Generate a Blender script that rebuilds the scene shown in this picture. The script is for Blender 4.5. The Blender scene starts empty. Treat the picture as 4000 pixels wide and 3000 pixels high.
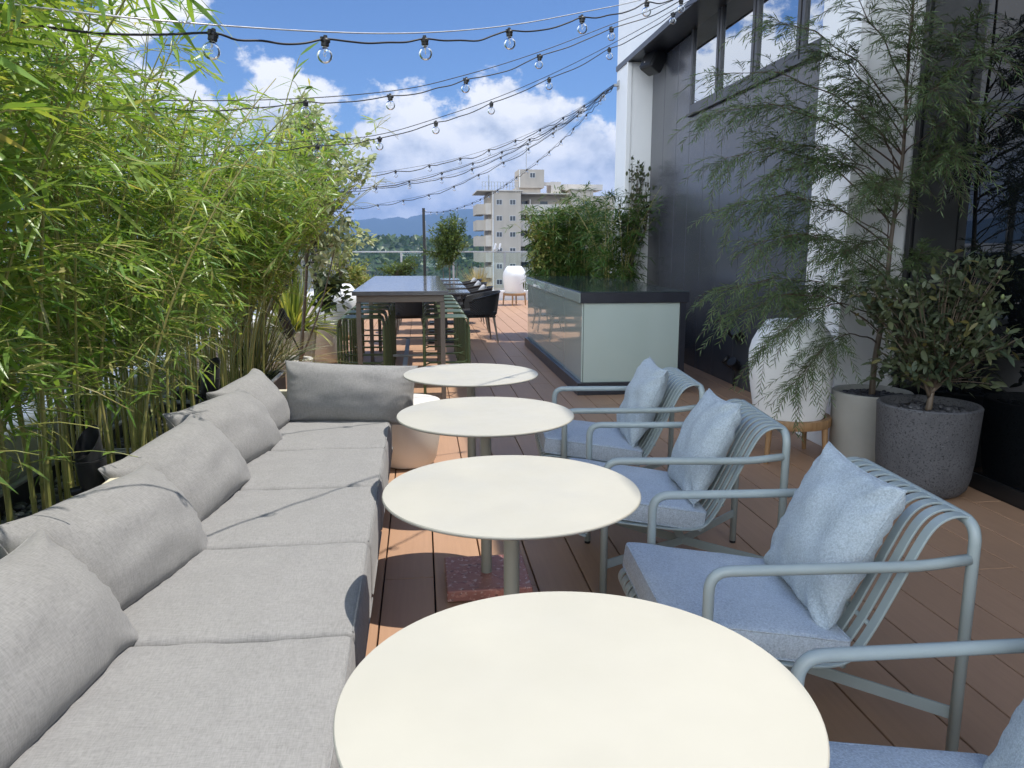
import bpy, math, random
import numpy as np
from mathutils import Vector, Matrix, Euler, noise as mnoise
R = math.radians
S = bpy.context.scene
C = S.collection
PI = math.pi

# ------------------------------------------------------------------ materials
def newmat(name):
    m = bpy.data.materials.new(name); m.use_nodes = True
    nt = m.node_tree; nt.nodes.clear()
    out = nt.nodes.new('ShaderNodeOutputMaterial')
    return m, nt, out
def N(nt, typ, **kw):
    n = nt.nodes.new(typ)
    for k, v in kw.items():
        if k.startswith('i_'):
            n.inputs[k[2:].replace('_', ' ')].default_value = v
        else:
            setattr(n, k, v)
    return n
def L(nt, a, b): nt.links.new(a, b)
def coords(nt, scale=(1, 1, 1), which='Object', rot=(0, 0, 0)):
    tc = N(nt, 'ShaderNodeTexCoord'); mp = N(nt, 'ShaderNodeMapping')
    mp.inputs['Scale'].default_value = scale; mp.inputs['Rotation'].default_value = rot
    L(nt, tc.outputs[which], mp.inputs['Vector']); return mp.outputs['Vector']
def noise(nt, vec, scale, detail=3, rough=.55):
    n = N(nt, 'ShaderNodeTexNoise'); n.inputs['Scale'].default_value = scale
    n.inputs['Detail'].default_value = detail; n.inputs['Roughness'].default_value = rough
    L(nt, vec, n.inputs['Vector']); return n.outputs['Fac']
def ramp(nt, fac, stops):
    r = N(nt, 'ShaderNodeValToRGB'); e = r.color_ramp.elements
    while len(e) < len(stops): e.new(.5)
    for x, (p, c) in zip(e, stops): x.position = p; x.color = (*c, 1) if len(c) == 3 else c
    L(nt, fac, r.inputs['Fac']); return r.outputs['Color']
def mixc(nt, fac, a, b, mode='MIX'):
    m = N(nt, 'ShaderNodeMix', data_type='RGBA', blend_type=mode)
    if isinstance(fac, float): m.inputs[0].default_value = fac
    else: L(nt, fac, m.inputs[0])
    for s, v in ((m.inputs[6], a), (m.inputs[7], b)):
        if isinstance(v, tuple): s.default_value = (*v, 1)
        else: L(nt, v, s)
    return m.outputs[2]
def bump(nt, h, strength, dist, normal=None):
    b = N(nt, 'ShaderNodeBump'); b.inputs['Strength'].default_value = strength; b.inputs['Distance'].default_value = dist
    L(nt, h, b.inputs['Height'])
    if normal is not None: L(nt, normal, b.inputs['Normal'])
    return b.outputs['Normal']
def principled(nt, out, color, rough=.5, **kw):
    p = N(nt, 'ShaderNodeBsdfPrincipled')
    if isinstance(color, tuple): p.inputs['Base Color'].default_value = (*color, 1)
    else: L(nt, color, p.inputs['Base Color'])
    if isinstance(rough, (int, float)): p.inputs['Roughness'].default_value = rough
    else: L(nt, rough, p.inputs['Roughness'])
    for k, v in kw.items():
        s = p.inputs[k.replace('_', ' ')]
        if isinstance(v, (int, float, tuple)): s.default_value = v
        else: L(nt, v, s)
    L(nt, p.outputs[0], out.inputs['Surface']); return p

def plain(name, col, rough=.5, var=.12, nscale=6, bscale=60, bstr=.05, **kw):
    """painted / moulded surface: faint tonal variation, fine surface grain, roughness variation"""
    m, nt, out = newmat(name); v = coords(nt)
    n1 = noise(nt, v, nscale, 4)
    c = ramp(nt, n1, [(.3, tuple(x*(1-var) for x in col)), (.7, tuple(min(1, x*(1+var)) for x in col))])
    n2 = noise(nt, v, bscale, 3)
    r = N(nt, 'ShaderNodeMapRange'); r.inputs['To Min'].default_value = max(.02, rough-.07); r.inputs['To Max'].default_value = min(1, rough+.07)
    L(nt, n1, r.inputs['Value'])
    principled(nt, out, c, r.outputs[0], Normal=bump(nt, n2, bstr, .004), **kw)
    return m

def fabric(name, col, dark, scale=1.0, bstr=.35):
    """woven cloth: heathered yarns in two directions and a weave bump"""
    m, nt, out = newmat(name)
    va = coords(nt, (420*scale, 60*scale, 60*scale)); vb = coords(nt, (60*scale, 420*scale, 420*scale)); v = coords(nt)
    a = noise(nt, va, 1, 2); b = noise(nt, vb, 1, 2)
    ad = N(nt, 'ShaderNodeMath', operation='ADD'); L(nt, a, ad.inputs[0]); L(nt, b, ad.inputs[1])
    hf = N(nt, 'ShaderNodeMath', operation='MULTIPLY'); L(nt, ad.outputs[0], hf.inputs[0]); hf.inputs[1].default_value = .5
    big = noise(nt, v, 9, 4)
    c = ramp(nt, hf.outputs[0], [(.34, dark), (.62, col)])
    c2 = mixc(nt, .35, c, ramp(nt, big, [(.3, tuple(x*.86 for x in col)), (.7, tuple(x*1.08 for x in col))]))
    wr = noise(nt, v, 22, 4)
    nb = bump(nt, hf.outputs[0], bstr, .0016)
    nb = bump(nt, wr, .10, .012, nb)
    principled(nt, out, c2, .92, Normal=nb, Sheen_Weight=.15, Specular_IOR_Level=.15)
    return m

def boucle(name, col, dark):
    m, nt, out = newmat(name); v = coords(nt)
    vo = N(nt, 'ShaderNodeTexVoronoi', feature='F1'); vo.inputs['Scale'].default_value = 210; L(nt, v, vo.inputs['Vector'])
    dis = vo.outputs['Distance']
    n1 = noise(nt, v, 130, 4, .65); n2 = noise(nt, v, 12, 3)
    c = ramp(nt, dis, [(.15, tuple(min(1, x*1.12) for x in col)), (.75, dark)])
    c = mixc(nt, .45, c, ramp(nt, n1, [(.35, dark), (.62, tuple(min(1, x*1.1) for x in col))]))
    c = mixc(nt, .2, c, ramp(nt, n2, [(.3, dark), (.7, col)]))
    inv = N(nt, 'ShaderNodeMath', operation='SUBTRACT'); inv.inputs[0].default_value = 1; L(nt, dis, inv.inputs[1])
    nb = bump(nt, inv.outputs[0], .5, .003); nb = bump(nt, n1, .5, .003, nb); nb = bump(nt, n2, .12, .02, nb)
    principled(nt, out, c, .95, Normal=nb, Sheen_Weight=.2, Specular_IOR_Level=.1)
    return m

def leafmat(name, cols, trans=.35, rough=.42, tint=(1.5, 1.35, .55)):
    m, nt, out = newmat(name)
    g = N(nt, 'ShaderNodeNewGeometry')
    c = ramp(nt, g.outputs['Random Per Island'], cols)
    v = coords(nt)
    c = mixc(nt, .25, c, ramp(nt, noise(nt, v, 5, 2), [(.3, tuple(x*.6 for x in cols[0][1])), (.7, cols[-1][1])]))
    p = N(nt, 'ShaderNodeBsdfPrincipled'); p.inputs['Roughness'].default_value = rough; p.inputs['Specular IOR Level'].default_value = .4
    L(nt, c, p.inputs['Base Color'])
    t = N(nt, 'ShaderNodeBsdfTranslucent')
    tc = mixc(nt, 1.0, c, tint, 'MULTIPLY'); L(nt, tc, t.inputs['Color'])
    mx = N(nt, 'ShaderNodeMixShader'); mx.inputs[0].default_value = trans
    L(nt, p.outputs[0], mx.inputs[1]); L(nt, t.outputs[0], mx.inputs[2]); L(nt, mx.outputs[0], out.inputs['Surface'])
    return m

def clearglass(name, tint=(.93, .97, .95), ior=1.5, extra=.0, rough=0.0):
    """thin clear glass: see-through with Fresnel reflection"""
    m, nt, out = newmat(name)
    f = N(nt, 'ShaderNodeFresnel'); f.inputs['IOR'].default_value = ior
    a = N(nt, 'ShaderNodeMath', operation='ADD'); a.inputs[1].default_value = extra; L(nt, f.outputs[0], a.inputs[0])
    t = N(nt, 'ShaderNodeBsdfTransparent'); t.inputs['Color'].default_value = (*tint, 1)
    gl = N(nt, 'ShaderNodeBsdfGlossy'); gl.inputs['Roughness'].default_value = rough; gl.inputs['Color'].default_value = (.95, .98, 1, 1)
    mx = N(nt, 'ShaderNodeMixShader'); L(nt, a.outputs[0], mx.inputs[0]); L(nt, t.outputs[0], mx.inputs[1]); L(nt, gl.outputs[0], mx.inputs[2])
    L(nt, mx.outputs[0], out.inputs['Surface']); return m

def speckle(name, base, chips, scale=90, rough=.6, holes=0):
    m, nt, out = newmat(name); v = coords(nt)
    vo = N(nt, 'ShaderNodeTexVoronoi', feature='F1'); vo.inputs['Scale'].default_value = scale; L(nt, v, vo.inputs['Vector'])
    sep = N(nt, 'ShaderNodeSeparateColor'); L(nt, vo.outputs['Color'], sep.inputs[0])
    c = ramp(nt, sep.outputs[0], chips)
    n = noise(nt, v, 7, 4)
    c0 = ramp(nt, n, [(.3, tuple(x*.8 for x in base)), (.7, tuple(x*1.15 for x in base))])
    n3 = noise(nt, v, scale*.6, 3)
    k = ramp(nt, n3, [(.5, (0, 0, 0)), (.58, (1, 1, 1))])
    cc = mixc(nt, k, c0, c)
    principled(nt, out, cc, rough, Normal=bump(nt, n3, .25, .004))
    return m

M = {}
M['deck'] = None
def deckmat():
    m, nt, out = newmat('composite_deck')
    g = N(nt, 'ShaderNodeNewGeometry')
    v = coords(nt, (60, 2.2, 60)); v2 = coords(nt, (260, 6, 260)); v3 = coords(nt)
    grain = noise(nt, v, 1, 4); fine = noise(nt, v2, 1, 3); stain = noise(nt, v3, 1.7, 4)
    c = ramp(nt, g.outputs['Random Per Island'], [(0, (.375, .225, .140)), (.5, (.415, .250, .156)), (1, (.455, .275, .174))])
    c = mixc(nt, .30, c, ramp(nt, grain, [(.3, (.34, .200, .120)), (.7, (.49, .295, .18))]))
    c = mixc(nt, .22, c, ramp(nt, stain, [(.35, (.34, .205, .125)), (.65, (.48, .28, .16))]))
    principled(nt, out, c, .52, Normal=bump(nt, fine, .25, .003), Specular_IOR_Level=.5)
    return m
M['deck'] = deckmat()
M['underdeck'] = plain('underdeck', (.012, .010, .009), .9)
M['sofa'] = fabric('sofa_cloth', (.292, .285, .275), (.172, .168, .163), .8, .3)
M['boucle'] = boucle('boucle_cloth', (.56, .62, .685), (.33, .38, .435))
M['pillowcloth'] = boucle('pillow_cloth', (.54, .61, .655), (.33, .385, .425))
M['sage'] = plain('sage_powdercoat', (.36, .415, .41), .38, .05, 9, 240, .08)
def tabletop():
    m, nt, out = newmat('table_laminate'); v = coords(nt)
    n = noise(nt, v, 3.5, 4); s = noise(nt, coords(nt, (10, 140, 10), rot=(0, 0, .5)), 1, 3, .7)
    sc = ramp(nt, s, [(.66, (0, 0, 0)), (.76, (1, 1, 1))])
    patch = ramp(nt, noise(nt, v, 6, 2), [(.60, (0, 0, 0)), (.72, (.45, .45, .45))])
    k = N(nt, 'ShaderNodeMath', operation='MULTIPLY'); L(nt, sc, k.inputs[0]); L(nt, patch, k.inputs[1])
    c = ramp(nt, n, [(.3, (.45, .428, .36)), (.7, (.485, .462, .392))])
    c = mixc(nt, k.outputs[0], c, (.42, .40, .36))
    rr = N(nt, 'ShaderNodeMapRange'); L(nt, noise(nt, v, 5.5, 5, .65), rr.inputs['Value']); rr.inputs['From Min'].default_value = .3; rr.inputs['From Max'].default_value = .7; rr.inputs['To Min'].default_value = .28; rr.inputs['To Max'].default_value = .55
    principled(nt, out, c, rr.outputs[0], Normal=bump(nt, noise(nt, v, 160, 3), .06, .002), Specular_IOR_Level=.4)
    return m
M['table'] = tabletop()
M['table_edge'] = plain('table_edge', (.33, .32, .28), .5)
M['khaki'] = plain('khaki_powdercoat', (.30, .295, .245), .42, .06)
M['terrazzo_red'] = speckle('red_terrazzo', (.36, .155, .125), [(.0, (.52, .27, .22)), (.45, (.22, .06, .05)), (.8, (.62, .45, .40)), (1, (.14, .05, .045))], 75, .45)
M['terrazzo_dark'] = speckle('dark_terrazzo', (.092, .092, .100), [(.0, (.022, .022, .025)), (.5, (.06, .06, .066)), (.75, (.12, .12, .13)), (1, (.045, .045, .05))], 150, .75)
M['concrete'] = plain('light_concrete', (.39, .39, .37), .75, .10, 4, 70, .12)
M['cream'] = plain('cream_board', (.66, .61, .47), .55, .06)
M['whitepot'] = plain('white_fibrestone', (.70, .66, .60), .6, .05, 3, 90, .06)
M['white'] = plain('white_paint', (.84, .845, .85), .45, .03, 2, 80, .03)
M['grey_paint'] = plain('pale_grey_cladding', (.82, .825, .83), .42, .03, 1.4, 90, .03)
M['darkwall'] = plain('charcoal_cladding', (.062, .065, .077), .22, .10, 1.3, 130, .03, Specular_IOR_Level=.6)
M['frame'] = plain('graphite_aluminium', (.05, .05, .057), .35, .06)
M['black'] = plain('black_metal', (.012, .012, .013), .4, .1)
M['blackplastic'] = plain('black_plastic', (.015, .015, .016), .45, .1, 20, 200, .1)
M['navy'] = plain('dark_navy_stone', (.022, .024, .033), .32, .15, 8, 120, .04)
def darkglass():
    m, nt, out = newmat('dark_mirror_glass')
    v = coords(nt)
    nb = bump(nt, noise(nt, v, 1.1, 1), .05, .02)
    principled(nt, out, (.004, .005, .006), .015, Specular_IOR_Level=.7, IOR=1.5, Normal=nb)
    return m
M['darkglass'] = darkglass()
def skyglass():
    m, nt, out = newmat('window_mirror_glass'); v = coords(nt)
    nb = bump(nt, noise(nt, v, .9, 1), .04, .02)
    principled(nt, out, (.62, .66, .70), .01, Metallic=1.0, Normal=nb); return m
M['skyglass'] = skyglass()
def counterglass():
    m, nt, out = newmat('back_painted_glass')
    principled(nt, out, (.46, .55, .515), .14, Specular_IOR_Level=.5, IOR=1.5, Coat_Weight=1.0, Coat_Roughness=.012, Coat_IOR=1.55); return m
M['counterglass'] = counterglass()
M['counter_top'] = plain('smoked_glass_top', (.045, .062, .062), .06, .1, 2, 60, .0, Specular_IOR_Level=.5)
M['bartop'] = plain('grey_stone_top', (.11, .115, .125), .09, .25, 9, 90, .02)
M['bronze'] = plain('bronze_steel', (.145, .125, .105), .45, .08)
M['olive'] = plain('olive_powdercoat', (.060, .088, .030), .36, .06, 9, 200, .05)
M['rope'] = None
def ropemat():
    m, nt, out = newmat('black_rope'); v = coords(nt)
    w = N(nt, 'ShaderNodeTexWave', wave_type='BANDS', bands_direction='DIAGONAL'); w.inputs['Scale'].default_value = 26; w.inputs['Distortion'].default_value = .6
    L(nt, v, w.inputs['Vector'])
    c = ramp(nt, w.outputs['Fac'], [(.2, (.004, .004, .005)), (.8, (.022, .023, .028))])
    principled(nt, out, c, .75, Normal=bump(nt, w.outputs['Fac'], .8, .008)); return m
M['rope'] = ropemat()
M['greycushion'] = fabric('pale_cushion_cloth', (.42, .42, .43), (.27, .27, .28), 1)
def lampmat():
    m, nt, out = newmat('white_polyethylene'); v = coords(nt)
    c = ramp(nt, noise(nt, v, 3, 3), [(.3, (.84, .85, .865)), (.7, (.88, .885, .895))])
    principled(nt, out, c, .42, Normal=bump(nt, noise(nt, v, 150, 2), .04, .002)); return m
M['lamp'] = lampmat()
def wood(name, a, b):
    m, nt, out = newmat(name); v = coords(nt, (45, 45, 4))
    n = noise(nt, v, 1, 4); c = ramp(nt, n, [(.3, a), (.7, b)])
    principled(nt, out, c, .5, Normal=bump(nt, n, .1, .003)); return m
M['wood'] = wood('oak', (.27, .15, .068), (.41, .245, .12))
M['trunk'] = wood('grey_brown_bark', (.085, .062, .045), (.19, .145, .105))
M['trunk_dark'] = wood('dark_bark', (.055, .036, .026), (.12, .075, .05))
def culmmat():
    m, nt, out = newmat('bamboo_culm'); v = coords(nt, (1, 1, 1))
    g = N(nt, 'ShaderNodeNewGeometry')
    c = ramp(nt, g.outputs['Random Per Island'], [(0, (.15, .20, .04)), (.5, (.27, .27, .07)), (1, (.44, .34, .13))])
    n = noise(nt, v, 14, 3)
    c = mixc(nt, .5, c, ramp(nt, n, [(.3, (.12, .18, .035)), (.7, (.42, .36, .13))]))
    principled(nt, out, c, .35); return m
M['culm'] = culmmat()
M['bamboo'] = leafmat('bamboo_leaf', [(0, (.06, .155, .03)), (.3, (.12, .275, .05)), (.65, (.205, .39, .07)), (.9, (.34, .46, .11)), (1, (.52, .48, .22))], .44, .30)
M['bamboo_shade'] = leafmat('shaded_bamboo_leaf', [(0, (.03, .075, .014)), (.5, (.055, .125, .022)), (1, (.10, .165, .035))], .3)  # darkened copy of the bamboo leaf, shade put into its colours
M['needle'] = leafmat('needle_leaf', [(0, (.045, .078, .034)), (.5, (.075, .118, .046)), (1, (.115, .165, .062))], .25, .5)
M['sageleaf'] = leafmat('grey_green_leaf', [(0, (.036, .058, .034)), (.5, (.052, .08, .046)), (.92, (.085, .12, .075)), (1, (.20, .17, .05))], .2, .5)
M['varieg'] = leafmat('variegated_leaf', [(0, (.12, .18, .06)), (.3, (.34, .39, .18)), (.6, (.56, .59, .36)), (1, (.74, .73, .54))], .38, .42, (1.05, 1.15, .75))
M['yellowleaf'] = leafmat('yellow_green_leaf', [(0, (.12, .14, .03)), (.5, (.22, .30, .07)), (.85, (.42, .44, .15)), (1, (.44, .30, .10))], .35, .42, (1.1, 1.2, .6))
M['strap'] = leafmat('strap_leaf', [(0, (.08, .15, .03)), (.5, (.15, .23, .05)), (.85, (.28, .33, .09)), (1, (.48, .44, .16))], .4)
M['sedge'] = leafmat('sedge_blade', [(0, (.05, .075, .03)), (.5, (.12, .15, .06)), (.8, (.28, .29, .14)), (1, (.45, .42, .24))], .25)
M['drygrass'] = leafmat('dry_grass_blade', [(0, (.22, .19, .09)), (.6, (.42, .35, .19)), (1, (.56, .48, .30))], .35)
M['shrubleaf'] = leafmat('garden_shrub_leaf', [(0, (.035, .07, .02)), (.5, (.075, .125, .03)), (1, (.16, .21, .06))], .3)
M['darkleaf'] = leafmat('dark_vine_leaf', [(0, (.03, .045, .02)), (.6, (.05, .075, .03)), (1, (.10, .11, .05))], .2)
def pebblemat(name, a, b, c3):
    m, nt, out = newmat(name); g = N(nt, 'ShaderNodeNewGeometry')
    c = ramp(nt, g.outputs['Random Per Island'], [(0, a), (.6, b), (1, c3)]); principled(nt, out, c, .55); return m
M['pebble'] = pebblemat('grey_pebble', (.06, .06, .065), (.16, .16, .165), (.42, .42, .42))
M['pebble_dark'] = pebblemat('dark_pebble', (.02, .02, .024), (.055, .055, .062), (.11, .11, .12))
M['soil'] = plain('soil', (.035, .03, .026), .95, .3, 20, 90, .5)
M['zinc'] = plain('grey_zinc', (.38, .39, .40), .4, .08)
M['glass'] = clearglass('railing_glass')
M['bulbglass'] = clearglass('bulb_glass', (.975, .98, .985), 1.32, .0)
M['filament'] = plain('filament_stem', (.55, .55, .52), .3)
M['cable'] = plain('black_cable', (.010, .010, .011), .5)
M['steel'] = plain('steel_wire', (.55, .55, .56), .35, .1, 30, 90, .05, Metallic=.6)
M['fruit'] = plain('green_fruit', (.20, .25, .10), .5)
def stucco(name, col):
    m, nt, out = newmat(name); v = coords(nt); v2 = coords(nt, (1, 1, .12))
    n = noise(nt, v, .5, 4); st = noise(nt, v2, 1.2, 4)
    c = ramp(nt, n, [(.3, tuple(x*.9 for x in col)), (.7, tuple(x*1.08 for x in col))])
    c = mixc(nt, .3, c, ramp(nt, st, [(.35, tuple(x*.72 for x in col)), (.65, col)]))
    principled(nt, out, c, .85); return m
M['apt'] = stucco('beige_stucco', (.48, .42, .35))
M['apt_light'] = stucco('pale_balcony', (.58, .53, .47))
M['apt_win'] = plain('far_window_glass', (.03, .035, .045), .12, .3, 1)
M['facade_glass'] = plain('blue_facade_glass', (.20, .27, .36), .08, .3, .6)
M['apt_frame'] = plain('far_window_frame', (.55, .55, .55), .5)
M['city'] = stucco('city_wall', (.46, .45, .43))
M['roofgrey'] = plain('roof_grey', (.20, .20, .21), .8)
M['hills'] = None
def hillmat():
    m, nt, out = newmat('wooded_slope'); v = coords(nt)
    n = noise(nt, v, .05, 6, .7); c = ramp(nt, n, [(.3, (.010, .022, .008)), (.7, (.035, .055, .018))])
    principled(nt, out, c, .95); return m
M['hills'] = hillmat()
def groundmat():
    m, nt, out = newmat('city_ground'); v = coords(nt)
    n = noise(nt, v, .02, 5, .6); c = ramp(nt, n, [(.35, (.03, .05, .02)), (.5, (.09, .09, .085)), (.65, (.18, .175, .17))])
    principled(nt, out, c, .9); return m
M['ground'] = groundmat()
M['farcrown'] = leafmat('far_tree_leaf', [(0, (.025, .05, .014)), (.5, (.05, .09, .022)), (1, (.10, .14, .035))], .2)

# ------------------------------------------------------------------ mesh helpers
def link(o, parent=None):
    C.objects.link(o)
    if parent is not None: o.parent = parent
    return o
def tag(o, label=None, cat=None, group=None, kind=None):
    if label: o['label'] = label
    if cat: o['category'] = cat
    if group: o['group'] = group
    if kind: o['kind'] = kind
    return o
def empty(name, loc=(0, 0, 0), rz=0, label=None, cat=None, group=None):
    o = bpy.data.objects.new(name, None); o.empty_display_size = .1
    o.location = loc; o.rotation_euler = (0, 0, rz); link(o); return tag(o, label, cat, group)
def children(o): return [c for c in bpy.data.objects if c.parent is o]
def copy_tree(o, loc=None, rz=None, label=None, group=None, parent=None, kids=None):
    c = o.copy(); C.objects.link(c); c.parent = parent
    if parent is not None: c.matrix_parent_inverse = o.matrix_parent_inverse.copy()
    if loc is not None: c.location = loc
    if rz is not None: c.rotation_euler = (0, 0, rz)
    if label: c['label'] = label
    if group: c['group'] = group
    for ch in children(o): copy_tree(ch, parent=c)
    return c
def fast_mesh(name, V, quads=None, tris=None):
    me = bpy.data.meshes.new(name)
    V = np.asarray(V, np.float32); nq = 0 if quads is None else len(quads); nt_ = 0 if tris is None else len(tris)
    me.vertices.add(len(V)); me.vertices.foreach_set('co', V.ravel())
    idx = []
    if nq: idx.append(np.asarray(quads, np.int32).ravel())
    if nt_: idx.append(np.asarray(tris, np.int32).ravel())
    idx = np.concatenate(idx)
    me.loops.add(len(idx)); me.loops.foreach_set('vertex_index', idx)
    st = np.concatenate([np.arange(nq, dtype=np.int32)*4, nq*4+np.arange(nt_, dtype=np.int32)*3])
    tot = np.concatenate([np.full(nq, 4, np.int32), np.full(nt_, 3, np.int32)])
    me.polygons.add(nq+nt_); me.polygons.foreach_set('loop_start', st); me.polygons.foreach_set('loop_total', tot)
    me.update(calc_edges=True); me.validate()
    return me
def smooth_path(pts, n=6):
    """Catmull-Rom through pts"""
    P = [Vector(p) for p in pts]; P = [P[0]*2-P[1]] + P + [P[-1]*2-P[-2]]; out = []
    for i in range(1, len(P)-2):
        a, b, c, d = P[i-1], P[i], P[i+1], P[i+2]
        for k in range(n):
            t = k/n
            out.append(.5*((2*b)+(c-a)*t+(2*a-5*b+4*c-d)*t*t+(3*b-a-3*c+d)*t**3))
    out.append(P[-2]); return out
def fillet(pts, r, n=6):
    P = [Vector(p) for p in pts]; out = [P[0]]
    for i in range(1, len(P)-1):
        a = (P[i-1]-P[i]); b = (P[i+1]-P[i]); rr = min(r, a.length*.49, b.length*.49)
        a.normalize(); b.normalize(); p0 = P[i]+a*rr; p1 = P[i]+b*rr
        for k in range(n+1):
            t = k/n; out.append(p0*(1-t)**2+P[i]*2*t*(1-t)+p1*t*t)
    out.append(P[-1]); return out
class MB:
    def __init__(s): s.v = []; s.f = []
    def add(s, vs, fs):
        o = len(s.v); s.v += [tuple(v) for v in vs]; s.f += [tuple(i+o for i in f) for f in fs]; return s
    def box(s, x0, x1, y0, y1, z0, z1):
        return s.add([(x0, y0, z0), (x1, y0, z0), (x1, y1, z0), (x0, y1, z0), (x0, y0, z1), (x1, y0, z1), (x1, y1, z1), (x0, y1, z1)],
                     [(0, 3, 2, 1), (4, 5, 6, 7), (0, 1, 5, 4), (1, 2, 6, 5), (2, 3, 7, 6), (3, 0, 4, 7)])
    def tube(s, pts, r, seg=10, cap=True):
        P = [Vector(p) for p in pts]; n = len(P); rs = r if isinstance(r, (list, tuple)) else [r]*n
        vs = []; T0 = (P[1]-P[0]).normalized(); up = Vector((0, 0, 1)) if abs(T0.z) < .9 else Vector((1, 0, 0))
        nrm = T0.cross(up).normalized()
        for i in range(n):
            T = (P[min(i+1, n-1)]-P[max(i-1, 0)]).normalized()
            nrm = (nrm-T*nrm.dot(T)).normalized(); b = T.cross(nrm)
            for k in range(seg):
                a = 2*PI*k/seg; vs.append(P[i]+(nrm*math.cos(a)+b*math.sin(a))*rs[i])
        fs = [(i*seg+k, i*seg+(k+1) % seg, (i+1)*seg+(k+1) % seg, (i+1)*seg+k) for i in range(n-1) for k in range(seg)]
        if cap: fs += [tuple(range(seg-1, -1, -1)), tuple((n-1)*seg+k for k in range(seg))]
        return s.add(vs, fs)
    def ribbon(s, pts, width_dir, w, t):
        """flat bar of width w, thickness t swept along pts (planar path), width along width_dir"""
        P = [Vector(p) for p in pts]; W = Vector(width_dir).normalized(); n = len(P); vs = []
        for i in range(n):
            T = (P[min(i+1, n-1)]-P[max(i-1, 0)]).normalized(); B = T.cross(W).normalized()
            for a, b in ((-1, -1), (1, -1), (1, 1), (-1, 1)): vs.append(P[i]+W*(a*w/2)+B*(b*t/2))
        fs = [(i*4+k, i*4+(k+1) % 4, (i+1)*4+(k+1) % 4, (i+1)*4+k) for i in range(n-1) for k in range(4)]
        fs += [(3, 2, 1, 0), tuple((n-1)*4+k for k in range(4))]
        return s.add(vs, fs)
    def lathe(s, prof, seg=32, c=(0, 0, 0), closed=False, sx=1, sy=1):
        vs = [(c[0]+r*sx*math.cos(2*PI*k/seg), c[1]+r*sy*math.sin(2*PI*k/seg), c[2]+z) for r, z in prof for k in range(seg)]
        n = len(prof)
        fs = [(i*seg+k, i*seg+(k+1) % seg, (i+1)*seg+(k+1) % seg, (i+1)*seg+k) for i in range(n-1) for k in range(seg)]
        if not closed: fs += [tuple(range(seg-1, -1, -1)), tuple((n-1)*seg+k for k in range(seg))]
        return s.add(vs, fs)
    def prism(s, poly, z0, z1):
        n = len(poly); vs = [(x, y, z0) for x, y in poly]+[(x, y, z1) for x, y in poly]
        return s.add(vs, [tuple(range(n-1, -1, -1)), tuple(range(n, 2*n))]+[(i, (i+1) % n, n+(i+1) % n, n+i) for i in range(n)])
    def ball(s, c, rx, ry=None, rz=None, seg=12, rings=8):
        ry = ry or rx; rz = rz or rx; vs = [(c[0], c[1], c[2]-rz)]
        for i in range(1, rings):
            a = -PI/2+PI*i/rings
            for k in range(seg):
                b = 2*PI*k/seg; vs.append((c[0]+rx*math.cos(a)*math.cos(b), c[1]+ry*math.cos(a)*math.sin(b), c[2]+rz*math.sin(a)))
        vs.append((c[0], c[1], c[2]+rz)); e = len(vs)-1; fs = []
        for k in range(seg):
            fs.append((0, 1+(k+1) % seg, 1+k)); fs.append((e, 1+(rings-2)*seg+k, 1+(rings-2)*seg+(k+1) % seg))
        for i in range(rings-2):
            for k in range(seg):
                a = 1+i*seg+k; b = 1+i*seg+(k+1) % seg; fs.append((a, b, b+seg, a+seg))
        return s.add(vs, fs)
    def build(s, name, mat, parent=None, smooth=False, bev=0, seg=2, loc=None):
        me = bpy.data.meshes.new(name); me.from_pydata(s.v, [], s.f); me.validate(); me.materials.append(mat)
        if smooth: me.shade_smooth() if hasattr(me, 'shade_smooth') else None
        if smooth == 'auto':
            me.set_sharp_from_angle(angle=R(38))
        o = bpy.data.objects.new(name, me); link(o, parent)
        if loc is not None: o.location = loc
        if bev:
            b = o.modifiers.new('bevel', 'BEVEL'); b.width = bev; b.segments = seg; b.limit_method = 'ANGLE'; b.angle_limit = R(40)
            b.harden_normals = False
        return o
def arr_obj(name, V, quads, tris, mat, parent=None, smooth=True, extra=None):
    """extra = (MB, material): twigs that belong to the same foliage mesh"""
    if extra is not None and extra[0].v:
        n0 = len(V); n4 = len(quads); V = np.concatenate([np.asarray(V, float), np.array(extra[0].v)])
        eq = np.array([f for f in extra[0].f if len(f) == 4])+n0; quads = np.concatenate([np.asarray(quads), eq])
    me = fast_mesh(name, V, quads, tris); me.materials.append(mat)
    if extra is not None and extra[0].v:
        me.materials.append(extra[1]); mi = np.zeros(len(me.polygons), np.int32); mi[n4:] = 1; me.polygons.foreach_set('material_index', mi)
    if smooth: me.shade_smooth()
    o = bpy.data.objects.new(name, me); return link(o, parent)

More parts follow.
